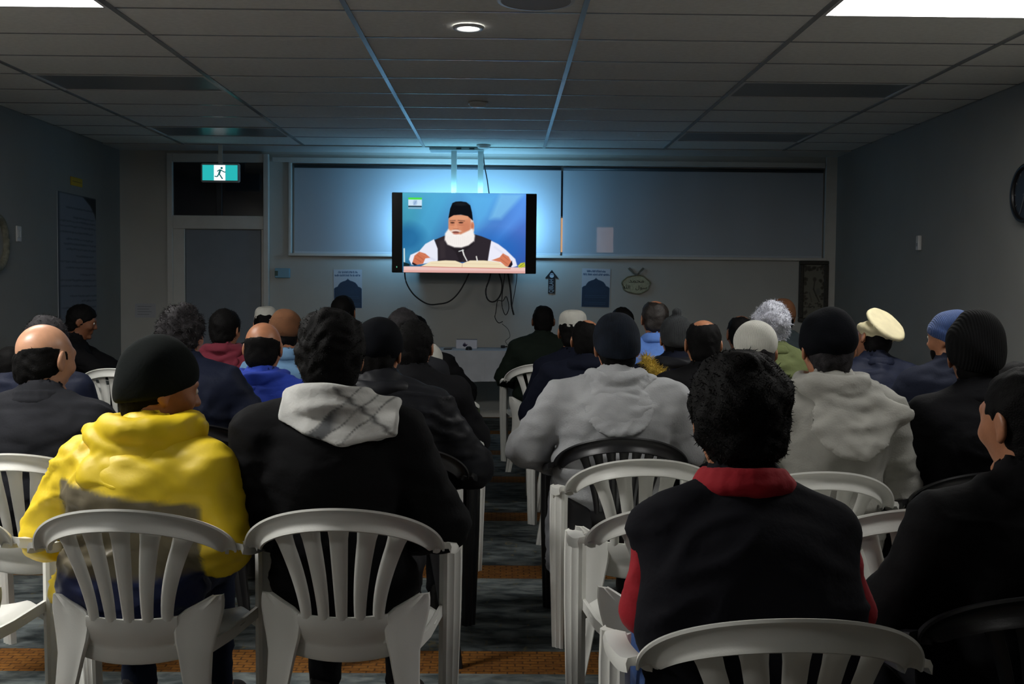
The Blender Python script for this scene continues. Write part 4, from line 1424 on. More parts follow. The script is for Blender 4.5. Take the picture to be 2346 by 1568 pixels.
def strands(V, N, count, length, width, seed, flow=(0, -.2, -.3), up=.6, zmin=None):
    """short curved tapering locks standing out of the hair surface"""
    g = np.random.default_rng(seed)
    ok = np.arange(len(V)) if zmin is None else np.nonzero(V[:, 2] > zmin)[0]
    ids = g.choice(ok, count)
    b = V[ids] - N[ids] * .004
    d = N[ids] * up + np.asarray(flow) + g.normal(size=(count, 3)) * .45
    d /= np.linalg.norm(d, axis=1, keepdims=True)
    cu = g.normal(size=(count, 3)) * .7 + np.asarray(flow)
    L = length * (.5 + g.random(count))[:, None]
    p1 = b + d * L * .5; d2 = d + cu * .6; d2 /= np.linalg.norm(d2, axis=1, keepdims=True); p2 = p1 + d2 * L * .5
    sd = np.cross(d, g.normal(size=(count, 3))); sd /= np.linalg.norm(sd, axis=1, keepdims=True) + 1e-9; sd *= width
    P = np.stack([b - sd, b + sd, p1 + sd * .8, p1 - sd * .8, p2 + sd * .25, p2 - sd * .25], 1).reshape(-1, 3)
    o = np.arange(count)[:, None] * 6
    Q = np.concatenate([o + np.array([[0, 1, 2, 3]]), o + np.array([[3, 2, 4, 5]])])
    return P, Q


def torso(f, N, hip, w, fat, th, tsc, st, arms=True, lap=True, k=.04, el=None, wr=None, dep=1.0):
    """adds the clothed trunk (th = cloth thickness) to a field; returns joints"""
    N = np.asarray(N); hip = np.asarray(hip)
    W = hip + (N - hip) * .32 + np.array((0, -.035, 0))
    C = hip + (N - hip) * .66 + np.array((0, -.035, 0))
    Sh = N + np.array((0, -.015, -.062))
    ax = np.array((math.cos(R(st)), math.sin(R(st)), 0)); fw = np.array((-ax[1], ax[0], 0))
    rot = np.stack([ax, fw, (0, 0, 1)], 1)
    f.ell(hip + np.array((0, .0, .03)), (.165 * w + th, .125 * fat + th, .11 + th), k)
    f.ell(W, (.145 * w * fat + th, .112 * fat * dep + th, .15 * tsc + th), k, rot=rot)
    f.ell(C, (.158 * w + th, .112 * dep + th, .17 * tsc + th), k, rot=rot)
    f.ell(Sh + np.array((0, .0, -.045)), (.175 * w + th, .092 * dep + th, .075 + th), k, rot=rot)
    J = {}
    for s in (-1, 1):
        sj = Sh + ax * (.172 * w * s) + np.array((0, 0, -.01))
        f.cap(N + ax * .03 * s + np.array((0, -.005, .01)), sj + np.array((0, 0, .005)), .040 + th * .7, .052 + th, .05)
        e_ = np.asarray(el[s]) if el and s in el else hip + ax * ((.215 * w + .03) * s) + fw * .02 + np.array((0, 0, (N[2] - hip[2]) * .36))
        w_ = np.asarray(wr[s]) if wr and s in wr else np.array((.115 * s, .245, .615)) + np.array((hip[0], 0, 0))
        J[s] = (sj, e_, w_)
    return J, rot


def arm(f, J, th, k=.03):
    sj, e_, w_ = J
    f.cap(sj, e_, .056 + th, .047 + th, k)
    f.cap(e_, w_, .047 + th, .034 + th, k)


def person(who, label, px, py, Y, bpx=None, fwd=.03, rz=0, hy=0, hp=4, hr=0, w=1.0, fat=1.0, hs=1.0, th=.016,
           skin='mid', hair=None, hat=None, top=None, legs='black', st=0, lod=1, fold=.006, el=None, wr=None,
           collar=None, eyes=False, beard=None, seat_chair=True, chair_dx=0.0, chair_dy=0.0, chair_rz=0.0, black_chair=False, knees=0.0,
           seed=None, dep=1.0, sleeves=None, paint=None, topextra=None):
    seed = seed if seed is not None else int(px * 7 + py) % 9973
    add = {'beanie': .020, 'kufi': .026, 'pakol': .02, 'cap': .016, 'turban': .018}.get(hat[0] if hat else None, 0)
    if not hat and hair: add = hair.get('t', .01)
    Y = Y * .97
    tp = at(px, py, Y)
    bx = at(bpx, 1000, Y - fwd).x if bpx is not None else tp.x
    root = empty('person', (bx, Y - fwd, 0), R(rz))
    tag(root, label, 'person', 'seated audience')
    inv = np.array(Matrix.Rotation(R(-rz), 3, 'Z'))
    hc = inv @ np.array((tp.x - bx, fwd, 0))
    Hc = np.array((hc[0], hc[1], tp.z - .116 * hs - add))
    HM = rotm(hy, hp, hr) * hs
    HMr = HM / hs
    hip = np.array((0, 0, .52))
    N = np.array((Hc[0] * .82, Hc[1] * .72 - .04, Hc[2] - .140 * hs))
    tsc = max(.75, (N[2] - .52) / .58)
    hf = (.0054, .0082, .0105)[lod]
    hcg = (.0115, .016, .020)[lod]

    # ---- clothed trunk and arms
    jx = .40 * max(w, 1) + th
    f = Field(axis(-jx + min(0, N[0]), jx + max(0, N[0]), hcg), axis(min(-.34, N[1] - .2), max(.44, N[1] + .2), hcg), axis(.40, N[2] + .13, hcg))
    J, rot = torso(f, N, hip, w, fat, th, tsc, st, el=el, wr=wr, dep=dep)
    if sleeves is None:
        for s in (-1, 1): arm(f, J[s], th)
    # collar stump, then neck opening
    up = nrm(Hc - N)
    f.cap(N + up * -.02, N + up * .035, .070 + th, .062 + th * .6, .02)
    f.cap(N + up * .0, Hc, .058, .062, .004, '-')
    f.keep((0, 0, -1), -.435, .02)
    if topextra: topextra(f, N, hip, Hc)
    V, Q = f.mesh(); Nn = normals(V, Q)
    V = V + Nn * folds(V, seed, fold)[:, None]
    topm = top if isinstance(top, (list, tuple)) else [top]
    me = np_mesh('jacket', V, Q, topm)
    if paint: vert_print(me, paint(V, N))
    jk = link('jacket', me, root)
    if sleeves is not None:
        for s in (-1, 1):
            f = Field(axis(-.45, .45, hcg), axis(-.3, .44, hcg), axis(.45, N[2] + .1, hcg))
            arm(f, J[s], th * .2)
            V, Q = f.mesh(); Nn = normals(V, Q); V = V + Nn * folds(V, seed + 31 + s, fold)[:, None]
            link('sleeve', np_mesh('sleeve', V, Q, sleeves), root)

    # ---- the body itself: one continuous skin surface from head to feet
    f = Field(axis(-.36 + min(0, Hc[0]), .36 + max(0, Hc[0]), .02, Hc[0] - .125 * hs, Hc[0] + .125 * hs, hf),
              axis(min(-.26, Hc[1] - .16), max(.66, Hc[1] + .16), .02, Hc[1] - .135 * hs, Hc[1] + .135 * hs, hf),
              axis(-.005, Hc[2] + .15 * hs, .02, N[2] + .01, Hc[2] + .14 * hs, hf))
    Jb, _ = torso(f, N, hip, w * .93, fat * .92, -.008, tsc, st, el=el, wr=wr, dep=dep * .95)
    for s in (-1, 1):
        arm(f, Jb[s], -.008)
        kn = np.array((s * (.125 + knees), .42, .515)); an = np.array((s * (.12 + knees), .43, .09))
        f.cap((s * .085, .01, .515), kn, .074, .054, .03); f.cap(kn, an, .050, .036, .03)
        f.cap(an, (s * (.13 + knees), .57, .045), .034, .028, .02)
    f.cap(N + np.array((0, 0, -.05)), N + (Hc - N) * .6, .064, .054, .03)
    f.frame(HM, Hc)
    h_ = hs
    def E(c, r, k=.02, op='+', rr=None): f.ell(c, np.asarray(r) * h_, k * h_, op, None if rr is None else rr)
    f.M = HM
    # ellipsoid axes must stay orthonormal: use the pure rotation for orientation, HM for positions
    def ell(c, r, k=.02, op='+', rr=None):
        cc = HM @ np.asarray(c, float) + Hc
        f.frame(HMr, cc); f.ell((0, 0, 0), np.asarray(r) * h_, k, op, rr); f.frame(HM, Hc)
    ell((0, -.012, .030), (.0765, .096, .086))
    ell((0, .028, -.042), (.056, .060, .074), .03)
    ell((0, .030, .0), (.066, .064, .072), .03)
    ell((0, -.045, -.045), (.058, .050, .06), .03)
    f.cap((-.034, .081, .030), (.034, .081, .030), .012 * h_, None, .02)
    f.cap((0, .088, .018), (0, .108, -.020), .008 * h_, .0125 * h_, .012)
    for s in (-1, 1):
        ell((s * .011, .100, -.024), (.009, .010, .007), .008)
        ell((s * .031, .102, .012), (.019, .017, .012), .012, '-')
        ell((s * .031, .080, .012), (.014, .013, .011), .006)
        ell((s * .040, .066, -.022), (.022, .022, .020), .02)
        er = np.array(Matrix.Rotation(R(s * 18), 3, 'Z') @ Matrix.Rotation(R(-10), 3, 'X'))
        ell((s * .0815, -.010, -.002), (.0085, .0205, .033), .006, '+', er)
        ell((s * .0905, -.002, .002), (.0055, .011, .019), .005, '-', er)
        ell((s * .079, -.004, -.030), (.0075, .010, .010), .006, '+', er)
    ell((0, .090, -.052), (.024, .010, .007), .008); ell((0, .088, -.066), (.021, .010, .007), .008)
    f.cap((-.02, .1, -.059), (.02, .1, -.059), .0035 * h_, None, .004, '-')
    ell((0, .080, -.100), (.022, .018, .016), .02)
    f.frame()
    V, Q = f.mesh()
    Vs, Qs = [V], [Q]; o = len(V)
    for s in (-1, 1):
        e_, w_ = J[s][1], J[s][2]
        d = nrm(w_ - e_); hv, hq = HAND[s]
        yv = d; zv = nrm(np.array((0, 0, 1)) - yv * d[2]) if abs(d[2]) < .95 else nrm(np.array((0, -1, 0)) - yv * (-d[1])); xv = np.cross(yv, zv)
        Vh = hv @ np.stack([xv, yv, zv]) + (w_ + d * .01)
        Vs.append(Vh); Qs.append(hq + o); o += len(Vh)
    body = link('body', np_mesh('body', np.concatenate(Vs), np.concatenate(Qs), SKIN[skin]), root)
    if eyes:
        for s in (-1, 1):
            ev, ef = [], []
            c = HM @ np.array((s * .031, .0855, .012)) + Hc
            for a in range(9):
                for b in range(12):
                    th1, ph = math.pi * a / 8, 2 * math.pi * b / 12
                    ev.append(c + HM @ (np.array((math.sin(th1) * math.cos(ph), math.cos(th1), math.sin(th1) * math.sin(ph))) * .0115))
            mi2 = []
            for a in range(8):
                for b in range(12):
                    ef.append([a * 12 + b, a * 12 + (b + 1) % 12, (a + 1) * 12 + (b + 1) % 12, (a + 1) * 12 + b]); mi2.append(1 if a < 1 else 0)
            link('eye', np_mesh('eye', np.array(ev), np.array(ef), [M_eye, M_iris], mi2), body)

    # ---- helper for things worn on the head
    def head_field(lo=(-.16, -.17, -.15), hi=(.16, .16, .20), h=None):
        h = h or hf * 1.05
        r = max(abs(v) for v in lo + hi) * 1.25 * hs
        c = HM @ ((np.asarray(lo) + np.asarray(hi)) / 2) + Hc
        ext = (np.asarray(hi) - np.asarray(lo)) / 2 * hs
        e = np.abs(HMr) @ ext
        return Field(axis(c[0] - e[0], c[0] + e[0], h), axis(c[1] - e[1], c[1] + e[1], h), axis(c[2] - e[2], c[2] + e[2], h))

    def hell(f, c, r, k=.02, op='+', rr=None):
        f.frame(HMr, HM @ np.asarray(c, float) + Hc); f.ell((0, 0, 0), np.asarray(r) * hs, k, op, rr); f.frame(HM, Hc)

    def hcyl(f, c, r0, r1, h, rnd, sy=1.1, k=.01, rr=None, op='+'):
        f.frame(HMr, HM @ np.asarray(c, float) + Hc); f.cyl((0, 0, 0), r0 * hs, r1 * hs, h * hs, rnd * hs, k, sy, rr, op); f.frame(HM, Hc)

    def hkeep(f, n, c, k=.008):
        f.frame(HMr, Hc); f.keep(n, c * hs, k); f.frame(HM, Hc)

    # ---- hair
    if hair:
        t = hair.get('t', .010)
        f = head_field()
        hell(f, (0, -.012, .030), (.0765 + t * .8, .096 + t, .086 + t))
        hell(f, (0, -.045, -.040), (.064 + t * .4, .056 + t * .5, .066), .03)
        st_ = hair.get('style', 'full')
        hkeep(f, (0, 1, -.75), hair.get('line', .034), .012)
        hkeep(f, (0, .35, -1), hair.get('nape', .078), .012)
        if st_ == 'bald':          # hair only round the sides and nape
            cx, cy_, cz_ = hair.get('c', (0, .0, .10)); rx, ry, rz_ = hair.get('r', (.082, .105, .075))
            hell(f, (cx, cy_, cz_), (rx, ry, rz_), .02, '-')
        for s in (-1, 1): hell(f, (s * .088, .0, -.008), (.016, .021, .031), .008, '-')
        V, Q = f.mesh(); Nn = normals(V, Q)
        fz = hair.get('fuzz', .0018)
        V = V + Nn * (fz * wob(V, 130, seed + 2, 9, warp=.01) + fz * 1.2 * wob(V, 55, seed + 3, 6))[:, None]
        if hair.get('lumps'): V = V + Nn * (hair['lumps'] * wob(V, 38, seed + 4, 6, warp=.02))[:, None]
        ns = hair.get('strands', 900 if st_ == 'bald' else 0)
        if ns:
            Nn = normals(V, Q)
            P, q = strands(V, Nn, ns, hair.get('len', .007 if st_ == 'bald' else .018), hair.get('sw', .0011), seed + 8, flow=tuple(HMr @ np.array((0, -.15, -.25))), up=hair.get('up', .7))
            Q = np.concatenate([Q, q + len(V)]); V = np.concatenate([V, P])
        link('hair', np_mesh('hair', V, Q, HAIR[hair.get('col', 'black')]), root)
    if beard:
        f = head_field(h=hf * 1.1)
        hell(f, (0, .040, -.062), (.058, .056, .062)); hkeep(f, (0, 0, 1), -.028, .01); hell(f, (0, .098, -.052), (.026, .014, .012), .01, '-')
        V, Q = f.mesh(); Nn = normals(V, Q); V = V + Nn * (.003 * wob(V, 120, seed + 12, 8))[:, None]
        link('beard', np_mesh('beard', V, Q, HAIR[beard]), root)

    # ---- headwear
    if hat:
        kind, hm = hat[0], hat[1]; ho = hat[2] if len(hat) > 2 else {}
        f = head_field((-.19, -.2, -.15), (.19, .19, .22)) if kind == 'pakol' else head_field()
        if kind == 'beanie':
            g_ = ho.get('g', 0)
            hell(f, (0, -.012 - ho.get('slouch', 0), .038 + ho.get('up', 0)), (.089 + g_, .109 + g_, .099 + g_ + ho.get('up', 0)))
            hell(f, (0, -.04, -.01), (.082 + g_, .082 + g_, .085), .03)
            hkeep(f, (0, .42, -1), ho.get('line', .005), .012)
            if ho.get('cuff'):
                f2 = head_field()
                hell(f2, (0, -.012, .035), (.096 + g_, .116 + g_, .100)); hell(f2, (0, -.04, -.01), (.089 + g_, .089 + g_, .085), .03)
                hkeep(f2, (0, .42, -1), .005, .01); hkeep(f2, (0, -.42, 1), ho['cuff'], .012)
                f.F = smin(f.F, f2.F, .004)
            if ho.get('pom'): hell(f, (0, -.03, .15), (.026, .026, .024), .01)
        elif kind == 'kufi':
            tl = np.array(Matrix.Rotation(R(ho.get('tilt', 12)), 3, 'X'))
            if ho.get('dome'): hell(f, (0, -.014, .044), (.090, .110, .094), .02)
            else: hcyl(f, (0, -.016, .066), .088, .074, .066, .042, 1.22, rr=tl)
            hkeep(f, (0, .25, -1), -.012, .006)
        elif kind == 'cap':         # soft round cap sitting low
            hell(f, (0, -.012, .040), (.091, .111, .098)); hell(f, (0, -.012, .020), (.093, .112, .070), .01)
            hkeep(f, (0, .3, -1), ho.get('line', .005), .01)
        elif kind == 'turban':
            hell(f, (0, -.012, .05), (.096, .114, .084)); hkeep(f, (0, .4, -1), .0, .012)
            for q in range(3):
                pts = [(.094 * math.cos(a), -.012 + .112 * math.sin(a), .012 + q * .024 + .016 * math.sin(a + q)) for a in np.linspace(0, 6.283, 25)]
                f.frame(HM, Hc); f.chain(pts, .015 * hs, .012)
        elif kind == 'pakol':
            hell(f, (0, -.012, .04), (.092, .108, .070)); hkeep(f, (0, .25, -1), .0, .012)
            pts = [(.088 * math.cos(a), -.012 + .104 * math.sin(a), .046 + .004 * math.sin(3 * a)) for a in np.linspace(0, 6.283, 29)]
            f.frame(HM, Hc); f.chain(pts, .019 * hs, .008)
            n_ = HMr.T @ nrm(ho['n'])                       # way the flat top faces
            x_ = nrm(np.cross((0, 1, 0), n_)); rot_ = np.stack([x_, np.cross(n_, x_), n_], 1)
            c_ = np.array((0, -.012, .034)) + n_ * .078
            hkeep(f, n_, float(n_ @ c_) + .004, .01)
            hcyl(f, c_, .124, .118, .013, .012, 1.0, k=.006, rr=rot_)
        V, Q = f.mesh(); Nn = normals(V, Q)
        V = V + Nn * (ho.get('lump', .0022) * wob(V, 45, seed + 21, 6, warp=.02))[:, None]
        ns = ho.get('strands', 0)
        if ns:
            P, q = strands(V, normals(V, Q), ns, .008, .0008, seed + 18); Q = np.concatenate([Q, q + len(V)]); V = np.concatenate([V, P])
        nm = {'beanie': 'beanie', 'kufi': 'prayer_cap', 'cap': 'cap', 'turban': 'turban', 'pakol': 'wool_hat'}[kind]
        link(nm, np_mesh(nm, V, Q, hm), root)

    # ---- collar / hood / scarf
    if collar:
        def trunk(f, ex):
            J2, _ = torso(f, N, hip, w, fat, th + ex, tsc, st, el=el, wr=wr, dep=dep)
            for s in (-1, 1): f.cap(J2[s][0], J2[s][1], .056 + th + ex, .047 + th + ex, .03)
        collar_parts(jk, collar, N, Hc, up, lod, seed, th, w, trunk)

    # ---- trousers and shoes
    lm = {'black': cloth('trouser_black', S(22, 22, 25)), 'navy': cloth('trouser_navy', S(26, 32, 48)), 'grey': cloth('trouser_grey', S(92, 94, 100)),
          'jeans': cloth('jeans', S(44, 72, 122), bump=.3, bscale=160), 'khaki': cloth('trouser_khaki', S(96, 86, 68)), 'white': cloth('trouser_white', S(176, 178, 184))}[legs]
    f = Field(axis(-.33, .33, .019), axis(-.18, .54, .019), axis(.05, .68, .019))
    f.ell(hip + np.array((0, .0, .01)), (.170 * w, .130 * fat, .095), .03)
    for s in (-1, 1):
        kn = np.array((s * (.125 + knees), .42, .512)); an = np.array((s * (.12 + knees), .43, .11))
        f.cap((s * .088, .01, .518), kn, .086, .066, .03); f.cap(kn, an, .062, .052, .03)
    f.keep((0, 0, -1), -.085, .01)
    V, Q = f.mesh(); Nn = normals(V, Q); V = V + Nn * folds(V, seed + 41, .005)[:, None]
    V[:, 2] = np.where((V[:, 2] < .436) & (V[:, 1] < .24), np.maximum(V[:, 2], .428), V[:, 2])
    link('trousers', np_mesh('trousers', V, Q, lm), root)
    for s in (-1, 1):
        o = link('shoe', SHOE, root, (s * (.125 + knees), .43, 0)); o.rotation_euler = (0, 0, R(-8 * s))

    # ---- the chair they sit on
    if seat_chair:
        cp = np.array(Matrix.Rotation(R(rz), 3, 'Z')) @ np.array((chair_dx, chair_dy, 0))
        chair(bx + cp[0], Y - fwd + cp[1], rz + chair_rz, '%s plastic armchair under the %s' % ('black' if black_chair else 'white', who), black_chair)
    return root


def make_shoe():
    f = Field(axis(-.07, .07, .008), axis(-.10, .22, .008), axis(-.01, .14, .008))
    f.ell((0, .10, .035), (.046, .10, .042), .02); f.ell((0, -.03, .045), (.040, .06, .055), .02); f.cap((0, -.01, .07), (0, -.01, .12), .046, .044, .02)
    f.cap((0, -.055, .012), (0, .165, .012), .040, .042, .01)
    f.keep((0, 0, -1), 0, .004)
    V, Q = f.mesh(); V[:, 2] = np.maximum(V[:, 2], 0)
    cz = V[Q].mean(1)[:, 2]
    return np_mesh('shoe', V, Q, [M_shoe, M_sole], (cz < .018).astype(int))


SHOE = make_shoe()


def collar_parts(root, spec, N, Hc, up, lod, seed, th, w, trunk):
    kind, m = spec[0], spec[1]; o = spec[2] if len(spec) > 2 else {}
    h = (.0072, .0095, .012)[lod] * (.75 if kind == 'scarf' else 1)
    f = Field(axis(N[0] - .34, N[0] + .34, h), axis(N[1] - .30, N[1] + .20, h), axis(N[2] - .34, N[2] + .17, h))
    ring = lambda rad, tilt, n=21, a0=0, a1=6.2832, ry=1.0: [(N[0] + rad * math.cos(a), N[1] + .005 + rad * ry * math.sin(a), N[2] + tilt[0] + tilt[1] * math.sin(a)) for a in np.linspace(a0, a1, n)]
    if kind == 'stand':
        rows = o.get('rows', 1)
        f.frame(None, (0, 0, 0)); f.chain(ring(.078 + o.get('out', 0), (o.get('z', .03), -.012)), .013, .01)
        f.chain(ring(.086 + o.get('out', 0), (o.get('z', .03) - .022, -.010)), .016, .015)
        amp = .002
    elif kind == 'shirt':
        f.chain(ring(.070, (.045, -.012)), .008, .008); f.chain(ring(.080, (.025, -.012)), .011, .02); f.chain(ring(.090, (.004, -.012)), .010, .02)
        amp = .002
    elif kind in ('hood', 'fur'):
        rr = o.get('ring', .092); tb = o.get('tube', .026); drop = o.get('drops', (.06, .12, .18)); sk = o.get('skew', 0.0); wd = o.get('wide', .105); zt = o.get('z', .03)
        pts = ring(rr, (zt, o.get('tilt', .0)), ry=.95)
        f.chain(pts, tb, .02)
        dm = max(drop)
        f.ell((N[0] + sk * .5, N[1] - .055 - .42 * dm, N[2] - dm * .42), (wd * 1.0, .016 + o.get('bulk', 0), dm * .62), .02,
              rot=np.array(Matrix.Rotation(R(-32), 3, 'X')))
        for i, d in enumerate(drop):
            wv = wd * (1.05 - .12 * i)
            P = []
            for a in np.linspace(-1, 1, 13):
                dd = d * (1 - abs(a) ** 1.6)
                P.append((N[0] + a * wv + sk * (1 - a * a), N[1] + .01 - .085 * math.sqrt(max(0, 1 - a * a * .8)) - .62 * dd * o.get('hang', 1.0), N[2] + zt - .005 - dd))
            f.chain(P, tb * (.74 - .10 * i), .010)
        if o.get('point'):
            p = np.asarray(o['point']) + N
            f.cap((N[0] + .06, N[1] - .03, N[2] + .0), p, .03, .008, .05); f.cap((N[0] + .02, N[1] - .12, N[2] - dm * .8), p, .03, .008, .05)
            f.cap((N[0] - .07, N[1] - .06, N[2] + .03), p, .022, .006, .04)
        f.cap(N, Hc, .060, .074 + o.get('open', 0), .01, '-')
        amp = o.get('amp', .004)
    elif kind == 'scarf':
        # cloth lying on the shoulders, cut to a drooping triangle, with rolled folds round the neck
        trunk(f, .016)
        def cut(a, b):
            d = np.array((b[0] - a[0], b[1] - a[1])); n = np.array((d[1], 0, -d[0])); n = n / np.linalg.norm(n)
            f.keep(n, float(n @ (N + np.array((a[0], 0, a[1])))), .010)
        cut((-.125, -.018), (.045, -.080)); cut((.045, -.080), (.215, -.052))
        f.keep((-1, 0, 0), .128 - N[0], .01); f.keep((1, 0, 0), .195 + N[0], .01); f.keep((0, 1, 0), N[1] + .06, .01)
        f.chain(ring(.086, (.034, -.014)), .026, .02); f.chain(ring(.098, (.008, -.012)), .026, .02)
        f.chain([(N[0] - .09, N[1] - .03, N[2] + .0), (N[0] - .02, N[1] - .10, N[2] - .03), (N[0] + .10, N[1] - .09, N[2] - .055), (N[0] + .18, N[1] - .06, N[2] - .065)], .017, .012)
        f.chain([(N[0] - .06, N[1] - .08, N[2] - .005), (N[0] + .04, N[1] - .12, N[2] - .05), (N[0] + .15, N[1] - .095, N[2] - .07)], .014, .010)
        f.cap(N, Hc, .060, .072, .01, '-')
        amp = .0045
    V, Q = f.mesh()
    if not len(Q): return
    Nn = normals(V, Q); V = V + Nn * folds(V, seed + 61, amp)[:, None]
    ms = [m]; mi = None; vp = None
    if kind == 'scarf':
        c = V - N
        white, grey, dark = (np.array(S(*q)) for q in ((198, 198, 194), (92, 94, 96), (30, 31, 34)))
        s_ = c[:, 0] * .85 - c[:, 2] + .004 * np.sin(c[:, 0] * 90)
        ss = lambda e0, e1, x: np.clip((x - e0) / (e1 - e0), 0, 1)
        band = ss(.012, .018, s_) * (1 - ss(.060, .066, s_)) * (1 - ss(.02, .05, c[:, 0])) * ss(-.075, -.06, c[:, 0])
        vp = white + (grey - white) * band[:, None]
        for (o_, w_) in ((.012, .005), (.064, .005), (.110, .005)):
            e_ = np.clip(1 - np.abs(s_ - o_) / w_, 0, 1) * .8; vp = vp + (dark - vp) * e_[:, None]
        t_ = c[:, 0] * .75 + c[:, 2]
        br = np.clip(1 - np.abs(t_ - .088 + .004 * np.sin(c[:, 2] * 260)) / .012, 0, 1) * (c[:, 0] > .02); vp = vp + (dark - vp) * (br * .85)[:, None]
        ms = [painted_mat('scarf_weave', rough=.9, bump=.5)]
    nm = {'stand': 'collar', 'shirt': 'collar', 'hood': 'hood', 'fur': 'fur_hood', 'scarf': 'scarf'}[kind]
    if kind == 'fur':
        Pf, qf = strands(V, normals(V, Q), o.get('strands', 3000), .03, .0014, seed + 71, up=1.0)
        # fur only along the rim of the hood
        link('hood', np_mesh('hood', V, Q, o['shell']), root)
        f2 = Field(*f.a)
        d = max(drop); P = []
        for a in np.linspace(-1, 1, 21):
            dd = d * (1 - abs(a) ** 2.2)
            P.append((N[0] + a * wd * 1.35, N[1] + .0 - .10 * math.sqrt(max(0, 1 - a * a * .8)) - .70 * dd, N[2] + zt + .02 - dd * 1.05))
        f2.chain(P, .022, .01)
        V, Q = f2.mesh(); Nn = normals(V, Q)
        Pf, qf = strands(V, Nn, 2600, .034, .0016, seed + 71, up=1.0, flow=(0, -.1, -.1))
        Q = np.concatenate([Q, qf + len(V)]); V = np.concatenate([V, Pf])
        link('fur_trim', np_mesh('fur_trim', V, Q, m), root)
        return
    me = np_mesh(nm, V, Q, ms, mi)
    if vp is not None: vert_print(me, vp)
    link(nm, me, root)

# ------------------------------------------------------------------ fabrics
C_black = cloth('black', S(18, 18, 21)); C_black2 = cloth('soft_black', S(16, 16, 18)); C_char = cloth('charcoal', S(34, 35, 39))
C_navy = cloth('navy', S(14, 18, 32)); C_navy2 = cloth('navy_quilt', S(24, 29, 46), rough=.6); C_puff = cloth('puffer', S(28, 29, 33), rough=.5, bump=.35, bscale=24)
C_yellow = cloth('yellow_shell', S(238, 206, 36), rough=.5, sheen=0, bump=.2, bscale=30)
C_olive = cloth('rain_grey', S(98, 90, 70), rough=.6); C_navyband = cloth('rain_navy', S(24, 38, 84), rough=.6)
C_hoodie = cloth('grey_marl', S(168, 170, 172), var=.10, bump=.35, bscale=160)
C_hoodie2 = cloth('pale_marl', S(158, 157, 150), var=.10, bump=.35, bscale=160)
C_blue = cloth('royal_blue', S(34, 60, 160)); C_maroon = cloth('maroon', S(96, 24, 40)); C_denim = cloth('denim_blue', S(92, 126, 158), rough=.8)
C_sky = cloth('sky_shirt', S(92, 132, 206), rough=.7); C_green = cloth('green', S(54, 62, 44)); C_dgreen = cloth('dark_green', S(24, 32, 26)); C_moss = cloth('moss', S(84, 92, 54))
C_red = cloth('red_sleeve', S(158, 22, 36)); C_vest = cloth('vest_navy_black', S(22, 22, 28))
C_fur = cloth('fur_yellow', S(176, 150, 62)); C_keff = cloth('scarf_white', S(196, 196, 192), bump=.4, bscale=120)
K_black = mat('knit_black', S(8, 8, 9), .95, spec=.2, var=.2, vscale=30, bump=.5, bscale=38, knit=True)
K_green = mat('knit_dark_green', S(9, 15, 14), .95, spec=.2, var=.12, vscale=20, bump=.25, bscale=120)
K_navy = mat('knit_navy', S(22, 28, 38), .9, var=.3, vscale=14, bump=.5, bscale=70, knit=True, spec=.15)
K_grey = mat('knit_grey', S(56, 58, 60), .9, var=.25, vscale=20, bump=.6, bscale=60, knit=True, spec=.15)
K_blue = mat('knit_blue', S(38, 66, 118), .9, var=.15, vscale=20, bump=.5, bscale=60, knit=True, sheen=.2)
K_white = mat('knit_white', S(206, 205, 196), .85, var=.05, vscale=20, bump=.5, bscale=90, knit=True)
K_cream = mat('wool_cream', S(216, 206, 168), .85, var=.05, vscale=20, bump=.35, bscale=140)
K_brown = mat('wool_brown', S(104, 66, 38), .9, var=.12, vscale=20, bump=.4, bscale=120)
K_capblk = mat('cap_black', S(10, 12, 17), .9, spec=.1, var=.15, vscale=20, bump=.3, bscale=140)

full = dict(style='full')
def bald(c, r, **k): return dict(style='bald', c=c, r=r, **k)


# ---------------- nearest row
def rain(c, N):
    z = c[:, 2]; x = c[:, 0] - N[0] * .5
    yel, gry, nav = (np.array(S(*q)) for q in ((238, 206, 36), (104, 96, 76), (24, 38, 84)))
    ss = lambda e0, e1, v: np.clip((v - e0) / (e1 - e0), 0, 1)
    body = 1 - ss(.198, .204, np.abs(x))
    line = .812 - .14 * x
    g = (1 - ss(line - .004, line + .004, z)) * body
    b = (1 - ss(.596, .604, z)) * body
    col = yel + (gry - yel) * g[:, None]
    return col + (nav - col) * b[:, None]


person('man in the yellow rain jacket', 'person in a yellow rain jacket and dark beanie, face turned to the right', 366, 784, 3.18, bpx=296, fwd=.09, hy=-58, hp=10,
       w=1.08, th=.030, lod=0, fold=.009, hair=dict(col='black', t=.006), hat=('beanie', K_green, dict(g=.004, up=.006)), top=painted_mat('rain_shell', rough=.5, bump=.15), paint=rain, legs='navy',
       collar=('hood', C_yellow, dict(ring=.108, tube=.034, drops=(.05, .10, .14), wide=.14, z=.045, skew=-.03, bulk=.02, amp=.008, open=.014, hang=.9)), eyes=True, chair_dx=.06, st=-14, skin='mid', seed=11)
person('man with the checked scarf', 'person with thick black hair, black jacket and grey and white scarf', 757, 706, 3.17, bpx=790, fwd=.05, hy=10, hp=3,
       w=1.10, th=.026, lod=0, fold=.005, hair=dict(col='black', t=.024, fuzz=.003, lumps=.0015, strands=6000, len=.008, up=.3, nape=.085), top=C_black2, legs='black',
       collar=('scarf', C_keff), chair_dx=.02, skin='mid', seed=23)
